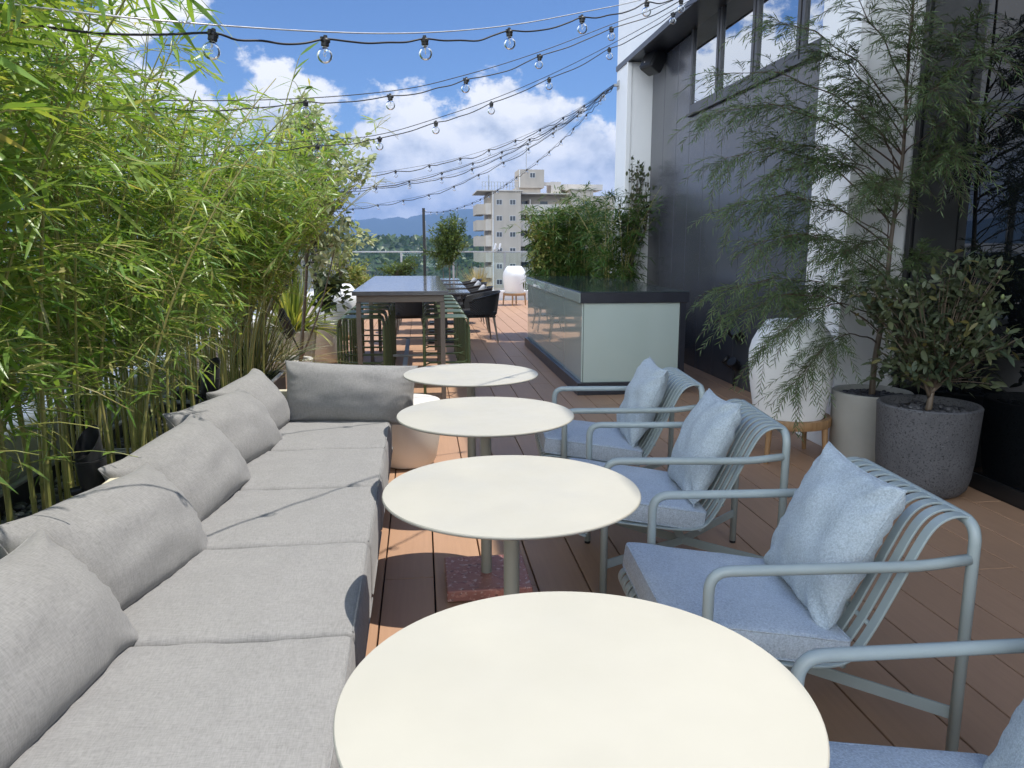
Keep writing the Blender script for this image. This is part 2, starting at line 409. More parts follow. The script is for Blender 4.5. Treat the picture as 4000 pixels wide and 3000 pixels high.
def leaves(base, dirs, up, Ln, W, droop=.25, fold=.25, stations=(0, .12, .38, .7, 1.0), prof=(.12, .55, 1.0, .72, .02)):
    """blades: base(N,3), dir(N,3), up(N,3), lengths, widths -> verts, quads"""
    base = np.asarray(base, float); d = np.asarray(dirs, float); up = np.asarray(up, float)
    Ln = np.asarray(Ln, float); W = np.asarray(W, float); n = len(base)
    d /= np.linalg.norm(d, axis=1, keepdims=True)+1e-9
    side = np.cross(d, up); side /= np.linalg.norm(side, axis=1, keepdims=True)+1e-9
    nrm = np.cross(side, d)
    dr = np.asarray(droop, float)*np.ones(n)
    K = len(stations); V = np.zeros((n, K*3, 3))
    for k, (t, w) in enumerate(zip(stations, prof)):
        c = base+d*(Ln*t)[:, None]; c[:, 2] -= dr*Ln*t*t
        ww = (W*w*.5)[:, None]
        V[:, k*3] = c-side*ww+nrm*ww*fold; V[:, k*3+1] = c; V[:, k*3+2] = c+side*ww+nrm*ww*fold
    q = []
    for k in range(K-1):
        a = k*3; q += [(a, a+1, a+4, a+3), (a+1, a+2, a+5, a+4)]
    q = np.array(q); Q = (q[None]+(np.arange(n)*K*3)[:, None, None]).reshape(-1, 4)
    return V.reshape(-1, 3), Q
OVAL = dict(stations=(0, .2, .5, .8, 1.0), prof=(.08, .75, 1.0, .6, .03))
STRAP = dict(stations=(0, .15, .3, .45, .6, .75, .9, 1.0), prof=(.35, .7, .95, 1, .95, .75, .4, .02))

def rbox(name, sx, sy, sz, r, mat, parent=None, n=10, crown=.0, seed=0, wr=.0, loc=(0, 0, 0), rot=(0, 0, 0), belly=0.):
    """upholstered block: rounded edges, crowned top, slight wrinkles"""
    def axis(h):
        a = [h-r+r*math.sin(k*PI/8)*1.0 for k in range(0, 5)]
        inner = [-(h-r)+2*(h-r)*k/n for k in range(1, n)]
        return [-x for x in reversed(a)]+inner+a
    ax, ay, az = axis(sx/2), axis(sy/2), axis(sz/2) if True else None
    azz = [-sz/2, -sz/2+r*.3, -sz/2+r, 0, sz/2-r, sz/2-r*.3, sz/2]
    az = sorted(set(round(v, 5) for v in azz))
    idx = {}; vs = []; fs = []
    H = Vector((sx/2, sy/2, sz/2))
    def vid(p):
        k = (round(p[0], 5), round(p[1], 5), round(p[2], 5))
        if k in idx: return idx[k]
        q = Vector((max(-(H.x-r), min(H.x-r, p[0])), max(-(H.y-r), min(H.y-r, p[1])), max(-(H.z-r), min(H.z-r, p[2]))))
        d = Vector(p)-q
        w = q+d.normalized()*r if d.length > 1e-7 else q
        u, v = p[0]/H.x, p[1]/H.y
        if p[2] > 0: w.z += crown*(1-u**4)*(1-v**4)*(p[2]/H.z)
        if belly: w.x += math.copysign(belly*(1-(p[2]/H.z)**2)*(1-v**4), p[0]) if abs(u) > .9 else 0
        if wr:
            nn = mnoise.noise(Vector((p[0]*7+seed*3.1, p[1]*7, p[2]*7+seed)))+.5*mnoise.noise(Vector((p[0]*19+seed, p[1]*5, p[2]*19)))
            w += (d.normalized() if d.length > 1e-7 else Vector((0, 0, 0)))*wr*nn
            if p[2] > H.z*.5: w.z += wr*nn
        idx[k] = len(vs); vs.append(w); return idx[k]
    def face(A, B, fn, flip):
        for i in range(len(A)-1):
            for j in range(len(B)-1):
                q = [vid(fn(A[i], B[j])), vid(fn(A[i+1], B[j])), vid(fn(A[i+1], B[j+1])), vid(fn(A[i], B[j+1]))]
                if len(set(q)) < 4: continue
                fs.append(q[::-1] if flip else q)
    face(ax, ay, lambda a, b: (a, b, H.z), False); face(ax, ay, lambda a, b: (a, b, -H.z), True)
    face(ax, az, lambda a, b: (a, -H.y, b), False); face(ax, az, lambda a, b: (a, H.y, b), True)
    face(ay, az, lambda a, b: (H.x, a, b), False); face(ay, az, lambda a, b: (-H.x, a, b), True)
    me = bpy.data.meshes.new(name); me.from_pydata(vs, [], fs); me.validate(); me.shade_smooth(); me.materials.append(mat)
    o = bpy.data.objects.new(name, me); link(o, parent); o.location = loc; o.rotation_euler = rot; return o

def pillow(name, w, h, t, mat, seed=0, n=34, pinch=.055, fill=.46, wrinkle=.010, sag=.0, slump=0., ears=0.):
    """stuffed cushion in its local XY plane (X width, Y height), thickness along Z, seam round the edge, pinched corners"""
    rnd = random.Random(seed); vs = []; fs = []; idx = {}
    def pt(i, j, side):
        if i in (0, n) or j in (0, n): side = 0
        k = (i, j, side)
        if k in idx: return idx[k]
        u = -math.cos(PI*i/n); v = -math.cos(PI*j/n)
        ear = ears*math.exp(-((abs(u)-1)**2+(abs(v)-1)**2)/.035)
        x = w/2*u*(1-pinch*(1-v*v)**1.0*1.1)+math.copysign(ear, u); y = h/2*v*(1-pinch*(1-u*u)*1.1)+math.copysign(ear*.8, v)
        f = ((1-u**2)*(1-v**2))
        f = max(f, 0)**fill
        z = t/2*f*side
        # creases running in from corners and edges
        e = min(1-abs(u), 1-abs(v))
        nn = mnoise.noise(Vector((u*2.2+seed*7.7, v*2.2, side*3.0+seed)))
        rad = math.atan2(v, u)
        cre = math.sin(rad*26+seed*2+3*nn)*math.exp(-((e-.10)/.10)**2)
        cor = math.exp(-(((abs(u)-.9)**2+(abs(v)-.9)**2)/.05))
        z += side*f**.4*(wrinkle*1.6*nn+wrinkle*.55*cre+wrinkle*1.8*cor*math.sin(13*(abs(u)-abs(v))*side+seed)) if side else 0
        if side == 0: z += wrinkle*.8*mnoise.noise(Vector((u*3+seed, v*3, 5)))
        y -= sag*(1-u*u)*(v+1)/2
        z -= slump*(v+1)*(v+1)*.25*0
        idx[k] = len(vs); vs.append((x, y, z)); return idx[k]
    for side in (1, -1):
        for i in range(n):
            for j in range(n):
                q = [pt(i, j, side), pt(i+1, j, side), pt(i+1, j+1, side), pt(i, j+1, side)]
                q = [a for k, a in enumerate(q) if a not in q[:k]]
                if len(q) >= 3: fs.append(tuple(q if side > 0 else q[::-1]))
    me = bpy.data.meshes.new(name); me.from_pydata(vs, [], fs); me.validate(); me.shade_smooth(); me.materials.append(mat)
    o = bpy.data.objects.new(name, me); link(o)
    sm = MB(); ed = []
    loop = [(i, 0) for i in range(n)]+[(n, j) for j in range(n)]+[(i, n) for i in range(n, 0, -1)]+[(0, j) for j in range(n, 0, -1)]
    pts = [vs[idx[(i, j, 0)]] for i, j in loop]; pts.append(pts[0])
    sm.tube(pts, .0024, 5, cap=False); sm.build('seam', mat, o, smooth=True)
    return o
def pebbles(name, x0, x1, y0, y1, z, count, mat, parent, seed=0, r=(.010, .024), circ=None):
    rnd = np.random.default_rng(seed)
    b = MB().ball((0, 0, 0), 1, seg=6, rings=4); bv = np.array(b.v); bt = [f for f in b.f if len(f) == 3]; bq = [f for f in b.f if len(f) == 4]
    VV = []; Q = []; T = []; o = 0
    while count > 0:
        if circ:
            a = rnd.uniform(0, 2*PI); q = circ*math.sqrt(rnd.uniform(0, 1)); x, y = q*math.cos(a), q*math.sin(a)
        else: x, y = rnd.uniform(x0, x1), rnd.uniform(y0, y1)
        rr = rnd.uniform(*r); s = np.array([rr*rnd.uniform(.9, 1.5), rr*rnd.uniform(.7, 1.1), rr*rnd.uniform(.45, .75)])
        a = rnd.uniform(0, PI); v = bv*s; v = np.stack([v[:, 0]*math.cos(a)-v[:, 1]*math.sin(a), v[:, 0]*math.sin(a)+v[:, 1]*math.cos(a), v[:, 2]], 1)
        VV.append(v+np.array([x, y, z+rnd.uniform(-.004, .012)])); Q += [[i+o for i in f] for f in bq]; T += [[i+o for i in f] for f in bt]; o += len(bv); count -= 1
    ob = arr_obj(name, np.concatenate(VV), Q, T, mat, parent); ob['kind'] = 'stuff'; return ob

# ------------------------------------------------------------------ camera
cd = bpy.data.cameras.new('camera'); cam = bpy.data.objects.new('camera', cd); C.objects.link(cam); S.camera = cam
cd.sensor_width = 36; cd.lens = 36*1660/2212; cd.clip_start = .05; cd.clip_end = 40000
cam.location = (0, 0, 1.40); cam.rotation_euler = (R(90)-math.atan(.1804), 0, R(-6.73))

# ------------------------------------------------------------------ light
SUN_EL, SUN_AZ = 69.5, 90.0
sd = bpy.data.lights.new('sun', 'SUN'); sd.energy = 4.4; sd.angle = R(.53); sd.color = (1, .955, .88)
so = bpy.data.objects.new('sun', sd); C.objects.link(so)
dv = Vector((math.cos(R(SUN_EL))*math.sin(R(SUN_AZ)), math.cos(R(SUN_EL))*math.cos(R(SUN_AZ)), math.sin(R(SUN_EL))))
so.rotation_euler = dv.to_track_quat('Z', 'Y').to_euler(); so.location = dv*30

W = bpy.data.worlds.new('World'); S.world = W; W.use_nodes = True
nt = W.node_tree; nt.nodes.clear(); out = nt.nodes.new('ShaderNodeOutputWorld')
sky = N(nt, 'ShaderNodeTexSky', sky_type='NISHITA'); sky.sun_disc = False; sky.sun_elevation = R(SUN_EL); sky.sun_rotation = R(SUN_AZ)
sky.altitude = 50; sky.air_density = .9; sky.dust_density = .3; sky.ozone_density = 4.0
bgs = N(nt, 'ShaderNodeBackground'); sst = N(nt, 'ShaderNodeMapRange'); sst.inputs['From Min'].default_value = .25; sst.inputs['From Max'].default_value = .85; sst.inputs['To Min'].default_value = .135; sst.inputs['To Max'].default_value = .09; SKYS = sst; L(nt, mixc(nt, 1.0, sky.outputs[0], (.80, .98, 1.22), 'MULTIPLY'), bgs.inputs['Color'])  # sky made stronger away from the view, to lift the shade
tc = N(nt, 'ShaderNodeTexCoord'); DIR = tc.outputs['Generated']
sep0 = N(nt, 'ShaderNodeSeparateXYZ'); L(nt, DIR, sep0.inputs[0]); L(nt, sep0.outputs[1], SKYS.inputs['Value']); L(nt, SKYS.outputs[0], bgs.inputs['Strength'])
BL = [(-.20, .965, .150, .035), (-.163, .974, .160, .052), (-.115, .98, .155, .036), (-.001, .991, .130, .068), (-.03, .993, .10, .085), (.05, .992, .115, .075), (.10, .985, .140, .066), (.152, .978, .140, .058),
      (.088, .983, .168, .024), (.199, .975, .098, .060), (.240, .968, .075, .060), (-.059, .996, .073, .08), (.026, .998, .055, .10), (.142, .988, .055, .10), (.26, .96, .04, .08), (-.30, .923, .255, .045), (-.235, .932, .268, .026),
      (-.31, .942, .10, .12), (-.42, .90, .13, .15), (-.36, .905, .205, .036), (-.398, .883, .222, .030), (-.335, .920, .185, .034), (-.47, .85, .20, .06), (-.8, .5, .15, .30), (-.62, .75, .12, .18), (-.92, .15, .22, .42), (-.8, -.3, .35, .55), (-.25, -.9, .30, .55), (.5, .8, .10, .15), (-.82, .25, .45, .34)]  # wide clouds at left and behind are unseen, added as fill for the shade
acc = None
for x, y, z, r in BL:
    c = Vector((x, y, z)).normalized()
    d = N(nt, 'ShaderNodeVectorMath', operation='DISTANCE'); L(nt, DIR, d.inputs[0]); d.inputs[1].default_value = c
    k = N(nt, 'ShaderNodeMath', operation='MULTIPLY_ADD'); L(nt, d.outputs['Value'], k.inputs[0]); k.inputs[1].default_value = -1/r; k.inputs[2].default_value = 1
    k2 = N(nt, 'ShaderNodeMath', operation='MULTIPLY'); L(nt, k.outputs[0], k2.inputs[0]); k2.inputs[1].default_value = min(1.0, r/.06)
    if acc is None: acc = k2.outputs[0]
    else:
        mx = N(nt, 'ShaderNodeMath', operation='SMOOTH_MAX'); L(nt, acc, mx.inputs[0]); L(nt, k2.outputs[0], mx.inputs[1]); mx.inputs[2].default_value = .12; acc = mx.outputs[0]
mpw = N(nt, 'ShaderNodeMapping'); mpw.inputs['Scale'].default_value = (1, 1, 1.35); L(nt, DIR, mpw.inputs['Vector'])
n1 = noise(nt, mpw.outputs[0], 17, 8, .60); n2 = noise(nt, mpw.outputs[0], 6, 4, .5); n3 = noise(nt, mpw.outputs[0], 44, 5, .6)
def mth(op, a, b=None, c=None):
    m = N(nt, 'ShaderNodeMath', operation=op)
    for s, v in zip(m.inputs, (a, b, c)):
        if v is None: continue
        if isinstance(v, (int, float)): s.default_value = v
        else: L(nt, v, s)
    return m.outputs[0]
dens = mth('ADD', acc, mth('MULTIPLY_ADD', n1, 1.9, -.95))
dens = mth('ADD', dens, mth('MULTIPLY_ADD', n3, .5, -.25))
mask = N(nt, 'ShaderNodeMapRange', interpolation_type='SMOOTHSTEP'); L(nt, dens, mask.inputs['Value'])
mask.inputs['From Min'].default_value = -.02; mask.inputs['From Max'].default_value = .26
sepd = N(nt, 'ShaderNodeSeparateXYZ'); L(nt, DIR, sepd.inputs[0])
# bright tops and grey bellies: density sampled a little higher in the sky
mp2 = N(nt, 'ShaderNodeMapping'); mp2.inputs['Scale'].default_value = (1, 1, 1.35); mp2.inputs['Location'].default_value = (.012, 0, .030); L(nt, DIR, mp2.inputs['Vector'])
n1b = noise(nt, mp2.outputs[0], 17, 6, .55)
shade = mth('MULTIPLY_ADD', mth('SUBTRACT', n1, n1b), 1.6, mth('MULTIPLY_ADD', n2, -.9, 1.05))
shade = mth('ADD', shade, mth('MULTIPLY_ADD', sepd.outputs[2], 2.2, -.25))
shade = mth('SUBTRACT', shade, mth('MULTIPLY', mth('MAXIMUM', mth('SUBTRACT', sepd.outputs[2], .28), 0), 3.2))
ccol = ramp(nt, shade, [(.18, (.46, .52, .62)), (.48, (.74, .78, .85)), (.80, (1.0, 1.0, 1.0))])
ctn = N(nt, 'ShaderNodeMapRange'); L(nt, sepd.outputs[1], ctn.inputs['Value']); ctn.inputs['From Min'].default_value = .3; ctn.inputs['From Max'].default_value = .85
ccol = mixc(nt, 1.0, ccol, ramp(nt, ctn.outputs[0], [(0, (.91, .97, 1.0)), (1, (1, 1, 1))]), 'MULTIPLY')
bgc = N(nt, 'ShaderNodeBackground'); cst = N(nt, 'ShaderNodeMapRange'); L(nt, sepd.outputs[1], cst.inputs['Value']); cst.inputs['From Min'].default_value = -.9; cst.inputs['From Max'].default_value = .85; cst.inputs['To Min'].default_value = 3.5; cst.inputs['To Max'].default_value = .92; L(nt, cst.outputs[0], bgc.inputs['Strength']); L(nt, ccol, bgc.inputs['Color'])  # clouds brightened toward the back, out of view, as extra fill light
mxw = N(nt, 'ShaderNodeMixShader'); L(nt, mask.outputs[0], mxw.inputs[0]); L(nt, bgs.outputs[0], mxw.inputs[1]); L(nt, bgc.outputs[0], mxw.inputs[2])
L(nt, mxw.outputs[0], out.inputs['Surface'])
W.cycles.sampling_method = 'MANUAL'; W.cycles.sample_map_resolution = 1024
S.view_settings.view_transform = 'Standard'; S.view_settings.look = 'None'; S.view_settings.gamma = 1; S.view_settings.use_curve_mapping = False
S.view_settings.exposure = .35
S.cycles.max_bounces = 8; S.cycles.transparent_max_bounces = 24; S.cycles.diffuse_bounces = 4; S.cycles.glossy_bounces = 4
S.cycles.use_denoising = True; S.cycles.caustics_reflective = False; S.cycles.caustics_refractive = False; S.cycles.sample_clamp_indirect = 6

# ------------------------------------------------------------------ terrace setting
rnd = random.Random(7)
m = MB(); m.box(-1.72, 3.35, -8, 19.9, -.30, -.032)
tag(m.build('deck_underlay', M['underdeck']), kind='structure')
deck = MB(); PW = .213; x = .032-PW*8
while x < 3.2:
    y = -8+rnd.uniform(-1.8, 0)
    while y < 19.85:
        ln = 2.0; y0, y1 = max(y, -8), min(y+ln, 19.85)
        x0, x1 = max(x, -1.70)+.0034, min(x+PW, 3.19)-.0034
        if y1-y0 > .05 and x1 > x0: deck.box(x0, x1, y0+.0026, y1-.0026, -.030, 0)
        y += ln
    x += PW
dk = tag(deck.build('deck', M['deck'], bev=.0016, seg=1), kind='structure')

# ground, hills, mountains
g = MB(); g.add([(-9000, -3000, -30), (9000, -3000, -30), (9000, 9000, -30), (-9000, 9000, -30)], [(0, 1, 2, 3)])
tag(g.build('city_ground', M['ground']), kind='structure')
def ridge(name, y0, depth, x0, x1, nx, ny, hfun, mat):
    V = []; Q = []
    for j in range(ny+1):
        for i in range(nx+1):
            xx = x0+(x1-x0)*i/nx; t = j/ny; yy = y0+depth*t
            V.append((xx, yy, -31+(hfun(xx, t)+31)*math.sin(PI*min(1, t*1.0))**.8))
    for j in range(ny):
        for i in range(nx):
            a = j*(nx+1)+i; Q.append((a, a+1, a+nx+2, a+nx+1))
    return tag(arr_obj(name, V, Q, None, mat), kind='structure')
def mh(x, t):
    b = 212+52*math.exp(-((x-330)/230)**2)+14*math.sin(x/170)+70*mnoise.noise(Vector((x/900, 3, 0)))*min(1, abs(x-100)/700)
    return b+26*mnoise.noise(Vector((x/120, t*5, 1)))+14*mnoise.noise(Vector((x/45, t*12, 2)))
ridge('mountains', 5200, 1700, -6500, 6500, 420, 26, mh, M['hills'])
def hh(x, t):
    return 0+6*mnoise.noise(Vector((x/160, 1, 0)))+5*mnoise.noise(Vector((x/40, t*6, 3)))+6*math.exp(-((x+30)/60)**2)
ridge('wooded_hill', 560, 420, -1500, 1500, 300, 20, hh, M['hills'])

# ------------------------------------------------------------------ terrace building (right)
tb = empty('terrace_building', (3.14, 5, 0), 0, 'dark clad building with white pillars and high windows beside the terrace', 'building')
def P(b, name, mat, parent=tb, **k):
    o = b.build(name, mat, parent, **k)
    q = parent; off = Vector((0, 0, 0))
    while q is not None: off += q.location; q = q.parent
    o.location = -off if parent.parent is None else o.location
    return o
b = MB(); b.box(3.17, 9, 4.9, 11.0, -.3, 6.4); b.box(3.3, 9, -2.6, 4.9, -.3, 6.4)
P(b, 'wall', M['black'])
# cladding boards with shadow joints, below and around the window band
js = [10.535, 9.995, 9.478, 9.0, 8.504, 7.995, 7.44, 6.937, 6.40, 5.90, 5.37]
b = MB()
for k in range(len(js)-1):
    y1, y0 = js[k], js[k+1]
    top = 3.78 if y0 > 8.95 else 2.86
    b.box(3.14, 3.168, y0+.005, y1-.005, .0, top)
P(b, 'cladding', M['darkwall'], bev=.002, seg=1)
# window band, four sashes
for i, (y0, y1) in enumerate(((8.16, 8.98), (7.27, 8.13), (6.37, 7.24), (5.48, 6.34))):
    fr = MB(); z0, z1 = 2.90, 3.92
    fr.box(3.115, 3.165, y0, y1, z0, z0+.085); fr.box(3.115, 3.165, y0, y1, z1-.05, z1)
    fr.box(3.115, 3.165, y0, y0+.05, z0+.085, z1-.05); fr.box(3.115, 3.165, y1-.05, y1, z0+.085, z1-.05)
    f = P(fr, 'window', M['frame'], bev=.004)
    gp = MB(); gp.box(3.138, 3.150, y0+.048, y1-.048, z0+.083, z1-.048)
    gp.build('pane', M['skyglass'], f)
b = MB(); b.box(3.10, 3.1685, 5.40, 9.03, 2.862, 2.897); P(b, 'window_sill', M['frame'], bev=.003)
# pillars
for (x0, y0, y1) in ((2.80, 10.54, 11.14), (2.79, 4.86, 5.365)):
    b = MB(); b.box(x0, 3.30, y0, y1, 0, 3.80); p = P(b, 'pillar', M['grey_paint'], bev=.006)
    b = MB(); b.box(x0-.012, x0+.05, y0-.012, y0+.03, .0, 3.798); b.build('corner_trim', M['white'], p, bev=.003)
# roof overhang: white fascia, dark soffit
b = MB(); b.box(2.80, 9.0, -2.6, 11.14, 3.83, 6.66); P(b, 'fascia', M['grey_paint'], bev=.01)
b = MB(); b.box(2.802, 3.16, -2.6, 11.13, 3.803, 3.828); P(b, 'soffit', M['navy'])
b = MB(); b.box(2.783, 2.80, -2.6, 11.14, 3.795, 3.86); P(b, 'drip_edge', M['frame'])
# sliding glass wall near the camera
ys = [4.835, 3.32, 1.75, .15, -1.4, -2.6]
for k in range(5):
    y1, y0 = ys[k], ys[k+1]
    b = MB(); b.box(3.205, 3.225, y0+.05, y1-.05, .09, 3.78); gw = P(b, 'glass_panel', M['darkglass'])
    fr = MB(); fr.box(3.19, 3.26, y0, y0+.05, .0, 3.8); fr.box(3.19, 3.26, y1-.05, y1, .0, 3.8); fr.box(3.19, 3.26, y0+.05, y1-.05, .0, .09); fr.box(3.19, 3.26, y0+.05, y1-.05, 3.72, 3.8)
    fr.build('panel_frame', M['black'], gw, bev=.003)
# shared: string light bracket on far pillar
b = MB(); b.box(2.735, 2.80, 11.02, 11.08, 3.585, 3.615); b.box(2.795, 2.80, 10.98, 11.12, 3.54, 3.66)
P(b, 'cable_bracket', M['zinc'], bev=.002)

sp = empty('wall_speaker', (3.02, 10.05, 3.72), 0, 'black outdoor speaker hung under the dark soffit by the windows', 'speaker')
b = MB(); b.box(-.10, .09, -.13, .13, -.17, .10)
o = b.build('cabinet', M['blackplastic'], sp, bev=.03, seg=3); o.rotation_euler = (0, R(28), R(20))
b = MB(); b.box(-.108, -.102, -.115, .115, -.155, .085); o2 = b.build('grille', M['black'], o, bev=.003)
b = MB(); b.ball((-.110, .03, -.10), .006); b.build('badge', M['white'], o)
b = MB(); b.tube([(0, 0, 0), (.06, 0, .05), (.13, 0, .06)], .018); b.build('mount_arm', M['black'], sp, smooth=True)

for (y, z, lab, cord) in ((7.23, .54, 'black twin-headed wall fixture on dark cladding, upper of two with no cord', False), (7.27, .235, 'black twin-headed wall fixture low on dark cladding with cord to the floor', True)):
    w = empty('wall_fixture', (3.14, y, z), 0, lab, 'wall fixture', 'fixtures on the dark wall')
    b = MB(); b.tube([(0, 0, 0), (-.05, 0, 0)], .03, 16); b.build('mount', M['black'], w, smooth='auto')
    for s in (-1, 1):
        b = MB(); b.tube([(-.04, s*.055+.02, -.02), (-.10, s*.085, -.075*0+.03)], .045, 18); b.tube([(-.10, s*.085, .03), (-.115, s*.0925, .043)], .049, 18)
        b.build('head', M['blackplastic'], w, smooth='auto')
    if cord:
        b = MB(); b.tube([(-.03, .03, -.02), (-.03, .04, -.23)], .009, 8); b.build('cord', M['cable'], w, smooth=True)

# ------------------------------------------------------------------ railings, left ledge and far parapet
def railing(name, A, B, z0, z1, n, label, extra=True, pw=.05):
    A = Vector(A); B = Vector(B); d = (B-A); Ln = d.length; ang = math.atan2(d.y, d.x)
    r = empty(name, (A.x, A.y, 0), ang, label, 'railing')
    b = MB(); b.box(0, Ln, -.025, .025, z1, z1+.035); b.build('top_rail', M['zinc'], r, bev=.006)
    for k in range(n+1):
        q = Ln*k/n; b = MB(); b.box(q-pw/2, q+pw/2, -.02, .02, z0, z1); b.build('post', M['zinc'], r, bev=.004)
    for k in range(n):
        a, c = Ln*k/n+pw/2+.004, Ln*(k+1)/n-pw/2-.004
        b = MB(); b.box(a, c, -.006, .006, z0+.06, z1-.004); b.build('glass_pane', M['glass'], r)
    return r
b = MB(); b.box(-2.10, -1.72, -8, 20.2, -.3, .62); o = b.build('parapet_ledge', M['white'], bev=.01)
tag(o, 'low white parapet ledge running behind the bamboo planters', 'parapet')
b = MB(); b.box(-1.72, 3.6, 19.95, 20.2, -.3, .24); o = b.build('parapet_ledge', M['white'], bev=.01)
tag(o, 'low white parapet ledge under the glass railing at the far terrace end', 'parapet')
railing('glass_railing', (-1.86, -8), (-1.86, 20.05), .62, 1.22, 26, 'long glass railing with grey posts behind the bamboo hedge')
railing('glass_railing', (-1.80, 20.08), (3.5, 20.08), .24, 1.22, 4, 'glass railing with pale top rail across the far terrace end')
railing('glass_railing', (3.5, 11.3), (3.5, 20.05), .0, 1.22, 7, 'glass railing behind the far bamboo beyond the white pillar')

# ------------------------------------------------------------------ sofa
sofa = empty('sofa', (-.58, 2.4, 0), 0, 'long grey L-backed bench sofa beside the bamboo hedge', 'sofa')
SX, SY = -.58, 2.4
def at(o): o.location = (o.location.x-SX, o.location.y-SY, o.location.z); return o
b = MB(); b.box(-1.0, -.275, .05, 4.47, .03, .215); at(b.build('base', M['cream'], sofa, bev=.006))
b = MB(); b.box(-1.03, -.985, .05, 4.50, .215, .648); at(b.build('back_board', M['cream'], sofa, bev=.006))
b = MB(); b.box(-.985, -.30, 4.46, 4.50, .215, .58); at(b.build('end_board', M['cream'], sofa, bev=.006))
seams = [.02, .61, 1.22, 1.85, 2.47, 3.08, 3.69, 4.445]
for k in range(len(seams)-1):
    y0, y1 = seams[k], seams[k+1]
    o = rbox('seat_cushion', .81, y1-y0-.002, .225, .024, M['sofa'], sofa, 16, .008, k, .0032, (-.590, (y0+y1)/2, .3175), belly=.006)
    at(o)
    b = MB(); hy = (y1-y0)/2-.014; b.tube([(.3985, -hy, .1065), (.3985, hy, .1065)], .0032, 6); b.tube([(.4065, -hy, -.085), (.4065, hy, -.085)], .003, 6); b.build('piping', M['sofa'], o, smooth=True)
bl = ['grey back cushion at the near end of the sofa, cut by the left frame edge', 'second grey back cushion from the near end of the sofa', 'grey back cushion in the middle of the sofa row', 'fourth grey back cushion along the sofa, just before the corner one', 'small-looking grey back cushion tucked in the far sofa corner', 'grey back cushion nearest of all, mostly below the frame']
def place(o, loc, M3):
    o.matrix_world = Matrix.Translation(loc) @ M3.to_4x4(); return o
def frame3(xax, yax):
    x = Vector(xax).normalized(); y = Vector(yax); y = (y-x*y.dot(x)).normalized(); z = x.cross(y)
    return Matrix((x, y, z)).transposed()
for k, (yc, dy, lean, w, roll) in enumerate(((1.575, .17, 38, .67, 2), (2.235, .19, 36, .66, -3), (2.905, .17, 38, .68, 3), (3.585, .19, 36, .68, -2), (4.10, .24, 34, .52, 4))):
    o = pillow('back_cushion', w, .34, .27, M['sofa'], k+3, pinch=-.025, wrinkle=.0085, fill=.44, ears=.022)
    F = frame3((dy*(1 if k else 1), 1, .0), (-math.sin(R(lean)), 0, math.cos(R(lean))))
    F = F @ Euler((0, 0, R(roll))).to_matrix()
    place(o, Vector((-.892, yc, .548)), F); tag(o, bl[k], 'cushion', 'grey back cushions along the sofa')
o = pillow('back_cushion', .68, .34, .27, M['sofa'], 31, pinch=-.025, wrinkle=.0085, fill=.44, ears=.022)
place(o, Vector((-.892, .90, .548)), frame3((.15, 1, 0), (-math.sin(R(36)), 0, math.cos(R(36))))); tag(o, bl[5], 'cushion', 'grey back cushions along the sofa')
o = pillow('bolster_cushion', .74, .34, .24, M['sofa'], 17, pinch=.05, wrinkle=.008, fill=.40)
place(o, Vector((-.405, 4.335, .578)), frame3((1, -.03, -.055), (0, math.sin(R(14)), math.cos(R(14)))))
tag(o, 'long grey bolster cushion lying across the far end of the sofa', 'cushion')

# ------------------------------------------------------------------ round tables
def make_table():
    t = empty('round_table', (0, 0, 0))
    b = MB(); b.lathe([(.0, .720), (.342, .720), (.3555, .7235), (.357, .7265), (.3565, .7285), (.355, .730), (0.0, .730)], 96)
    b.v = b.v; b.build('table_top', M['table'], t, smooth='auto')
    b = MB(); b.lathe([(.338, .7175), (.350, .7185), (.3555, .7222), (.3575, .7235), (.3575, .7262), (.3562, .7262)], 96, closed=True); b.build('edge_band', M['table_edge'], t, smooth='auto')
    b = MB(); b.lathe([(.0225, .05), (.0225, .7145)], 24); b.lathe([(.085, .706), (.085, .7155)], 24); b.build('post', M['khaki'], t, smooth='auto')
    b = MB(); b.box(-.172, .172, -.172, .172, .004, .052); b.build('base_slab', M['terrazzo_red'], t, bev=.006, seg=3)
    return t
tl = ['round white cafe table nearest the camera, cut by the bottom frame edge', 'second round white cafe table from the camera, in front of the sofa', 'third round white cafe table from the camera', 'farthest round white cafe table, beside the long bolster cushion']
rt = make_table()
for k, (xx, yy, rz) in enumerate(((.219, 1.042, .02), (.240, 2.045, -.03), (.250, 3.03, .0), (.256, 4.03, .03))):
    t = rt if k == 0 else copy_tree(rt)
    t.location = (xx, yy, 0); t.rotation_euler = (0, 0, rz); tag(t, tl[k], 'table', 'round white tables in a row')

